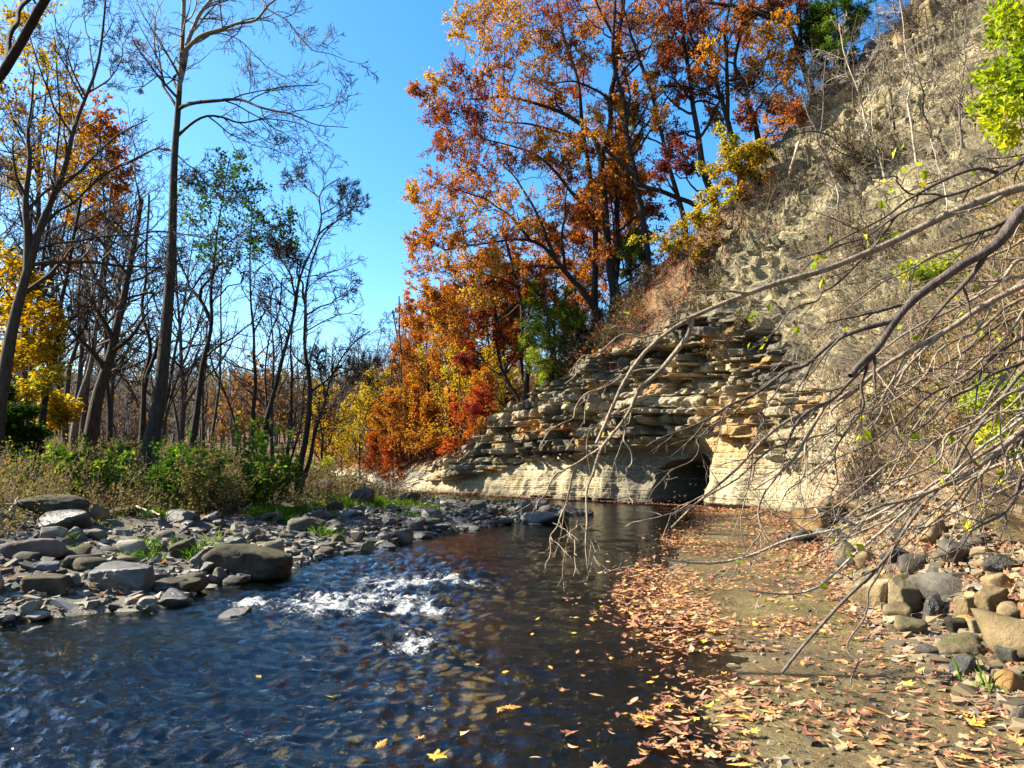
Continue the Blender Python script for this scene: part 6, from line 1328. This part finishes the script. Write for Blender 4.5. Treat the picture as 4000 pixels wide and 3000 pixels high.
# far bank under the left end of the cliff
for q, (u, Y_, k, s) in enumerate([(745, 52, 0, .9), (780, 50, 0, 1.0), (810, 54, 0, 1.1), (840, 50, 1, .75), (865, 48, 1, .95), (895, 46, 1, 1.0), (920, 45, 1, .9), (850, 46, 2, .85), (825, 49, 2, .7), (940, 44, 1, .8), (965, 43.5, 2, .9), (990, 42, 0, 1.0), (1010, 41.5, 2, .9), (1035, 40, 1, .8), (700, 58, 0, 1.1), (725, 60, 1, .9), (800, 62, 0, 1.0), (905, 52, 0, 1.2), (950, 50, 0, 1.1), (680, 64, 0, .8), (1060, 40, 0, .8), (985, 46, 1, 1.3)]):
    d = ray(u, 900); x = d[0] / d[1] * Y_
    col = ("yellow", "orange", "red")[k]
    wh = "left of the red and orange thicket" if u < 820 else "in the red and orange thicket over the undercut bank" if u < 950 else "beside the left end of the cliff"
    put(saps[k], x, Y_, s, f"{col} leaved sapling {wh}", f"{col} saplings {wh}")
for q, (u, Y_, k, s) in enumerate([(720, 62, 2, .8), (770, 66, 0, .7), (805, 62, 2, .85), (835, 58, 3, 1.0), (860, 64, 0, .6), (750, 75, 0, .65), (890, 58, 2, .75), (690, 70, 2, .7), (780, 56, 3, .95), (815, 72, 1, .55)]):
    d = ray(u, 900); x = d[0] / d[1] * Y_
    put(bares[k], x, Y_, s, "bare grey tree on the far bank under the open sky", "bare trees on the far bank")
for k, (b, u, Y_) in enumerate([(autumn[0], 930, 50), (autumn[0], 960, 54), (autumn[1], 1010, 48), (autumn[0], 905, 60), (autumn[2], 880, 66), (autumn[1], 985, 60), (autumn[0], 1050, 46), (autumn[1], 1100, 44), (autumn[0], 1140, 45)]):
    d = ray(u, 900); x = d[0] / d[1] * Y_
    put(b, x, Y_, 0.62 + 0.05 * (k % 4), f"{('orange', 'rusty', 'yellow')[autumn.index(b)]} leaved tree behind the left end of the cliff", f"{('orange', 'rusty', 'yellow')[autumn.index(b)]} trees behind the left end of the cliff")

# far hillside woods: one mass
r = rng_(91); n = 1500
a = r.uniform(-0.85, 0.30, n); y = 85 + 200 * r.random(n) ** 1.2; x = a * y
h_, t_, i_ = ground_h(x, y)
hl_ = 20 * sstep(105, 250, y) * (1 + 0.22 * vn(x / 70, y / 90, 0, 4)) + 9 * sstep(60, 170, -x) * sstep(25, 60, y)
zb = np.where(t_ > 0, np.maximum(profile_z(np.maximum(t_, 0), RS_A[i_]), hl_ - .7), np.maximum(h_, hl_))
Hh = r.uniform(7, 12, n)
m = 130; c = np.stack([x, y, zb + Hh * 0.62], 1)
pos = c[:, None] + nrm(r.normal(0, 1, (n, m, 3))) * (r.random((n, m, 1)) ** 0.4) * np.stack([Hh * .32, Hh * .32, Hh * .42], 1)[:, None]
bare_ = r.random(n) < np.where(a < -0.35, 0.82, 0.62)
hue = np.clip(r.beta(1.6, 1.6, n)[:, None] + r.normal(0, .1, (n, m)), 0, 1)
keepl = ~np.repeat(bare_, m)
V, Fc, hu = leaf_quads(r, pos.reshape(-1, 3)[keepl], 0.75, hue.ravel()[keepl], 0.5)
me = mesh("distant_foliage", V, Fc, M["leaf_far"], {"hue": ('FACE', 'FLOAT', hu)})
tag(link("distant_foliage", me), kind="stuff")
S_ = np.stack([x, y, zb - 0.5], 1)
P, R = grow(r, S_, np.tile([[0, 0, 1.0]], (n, 1)) + r.normal(0, .08, (n, 3)), Hh * 1.1, np.full(n, .16), 6, .04, .05, 0.05)
P1, R1 = spawn(r, P, R, 9, 0.3, 1.0, Hh * 0.33, (25, 60), 4, .15, .04, 0.035)
P2, R2 = spawn(r, P1[np.repeat(bare_, 9)], R1[np.repeat(bare_, 9)], 5, 0.3, 1.0, np.repeat(Hh[bare_], 9) * 0.17, (25, 65), 3, .15, .02, 0.028)
V, Fc = tubes([(P, R), (P1, R1), (P2, R2)], 3)
tag(link("distant_woods", mesh("distant_woods", V, Fc, M["bark_grey"], None, True)), kind="stuff")
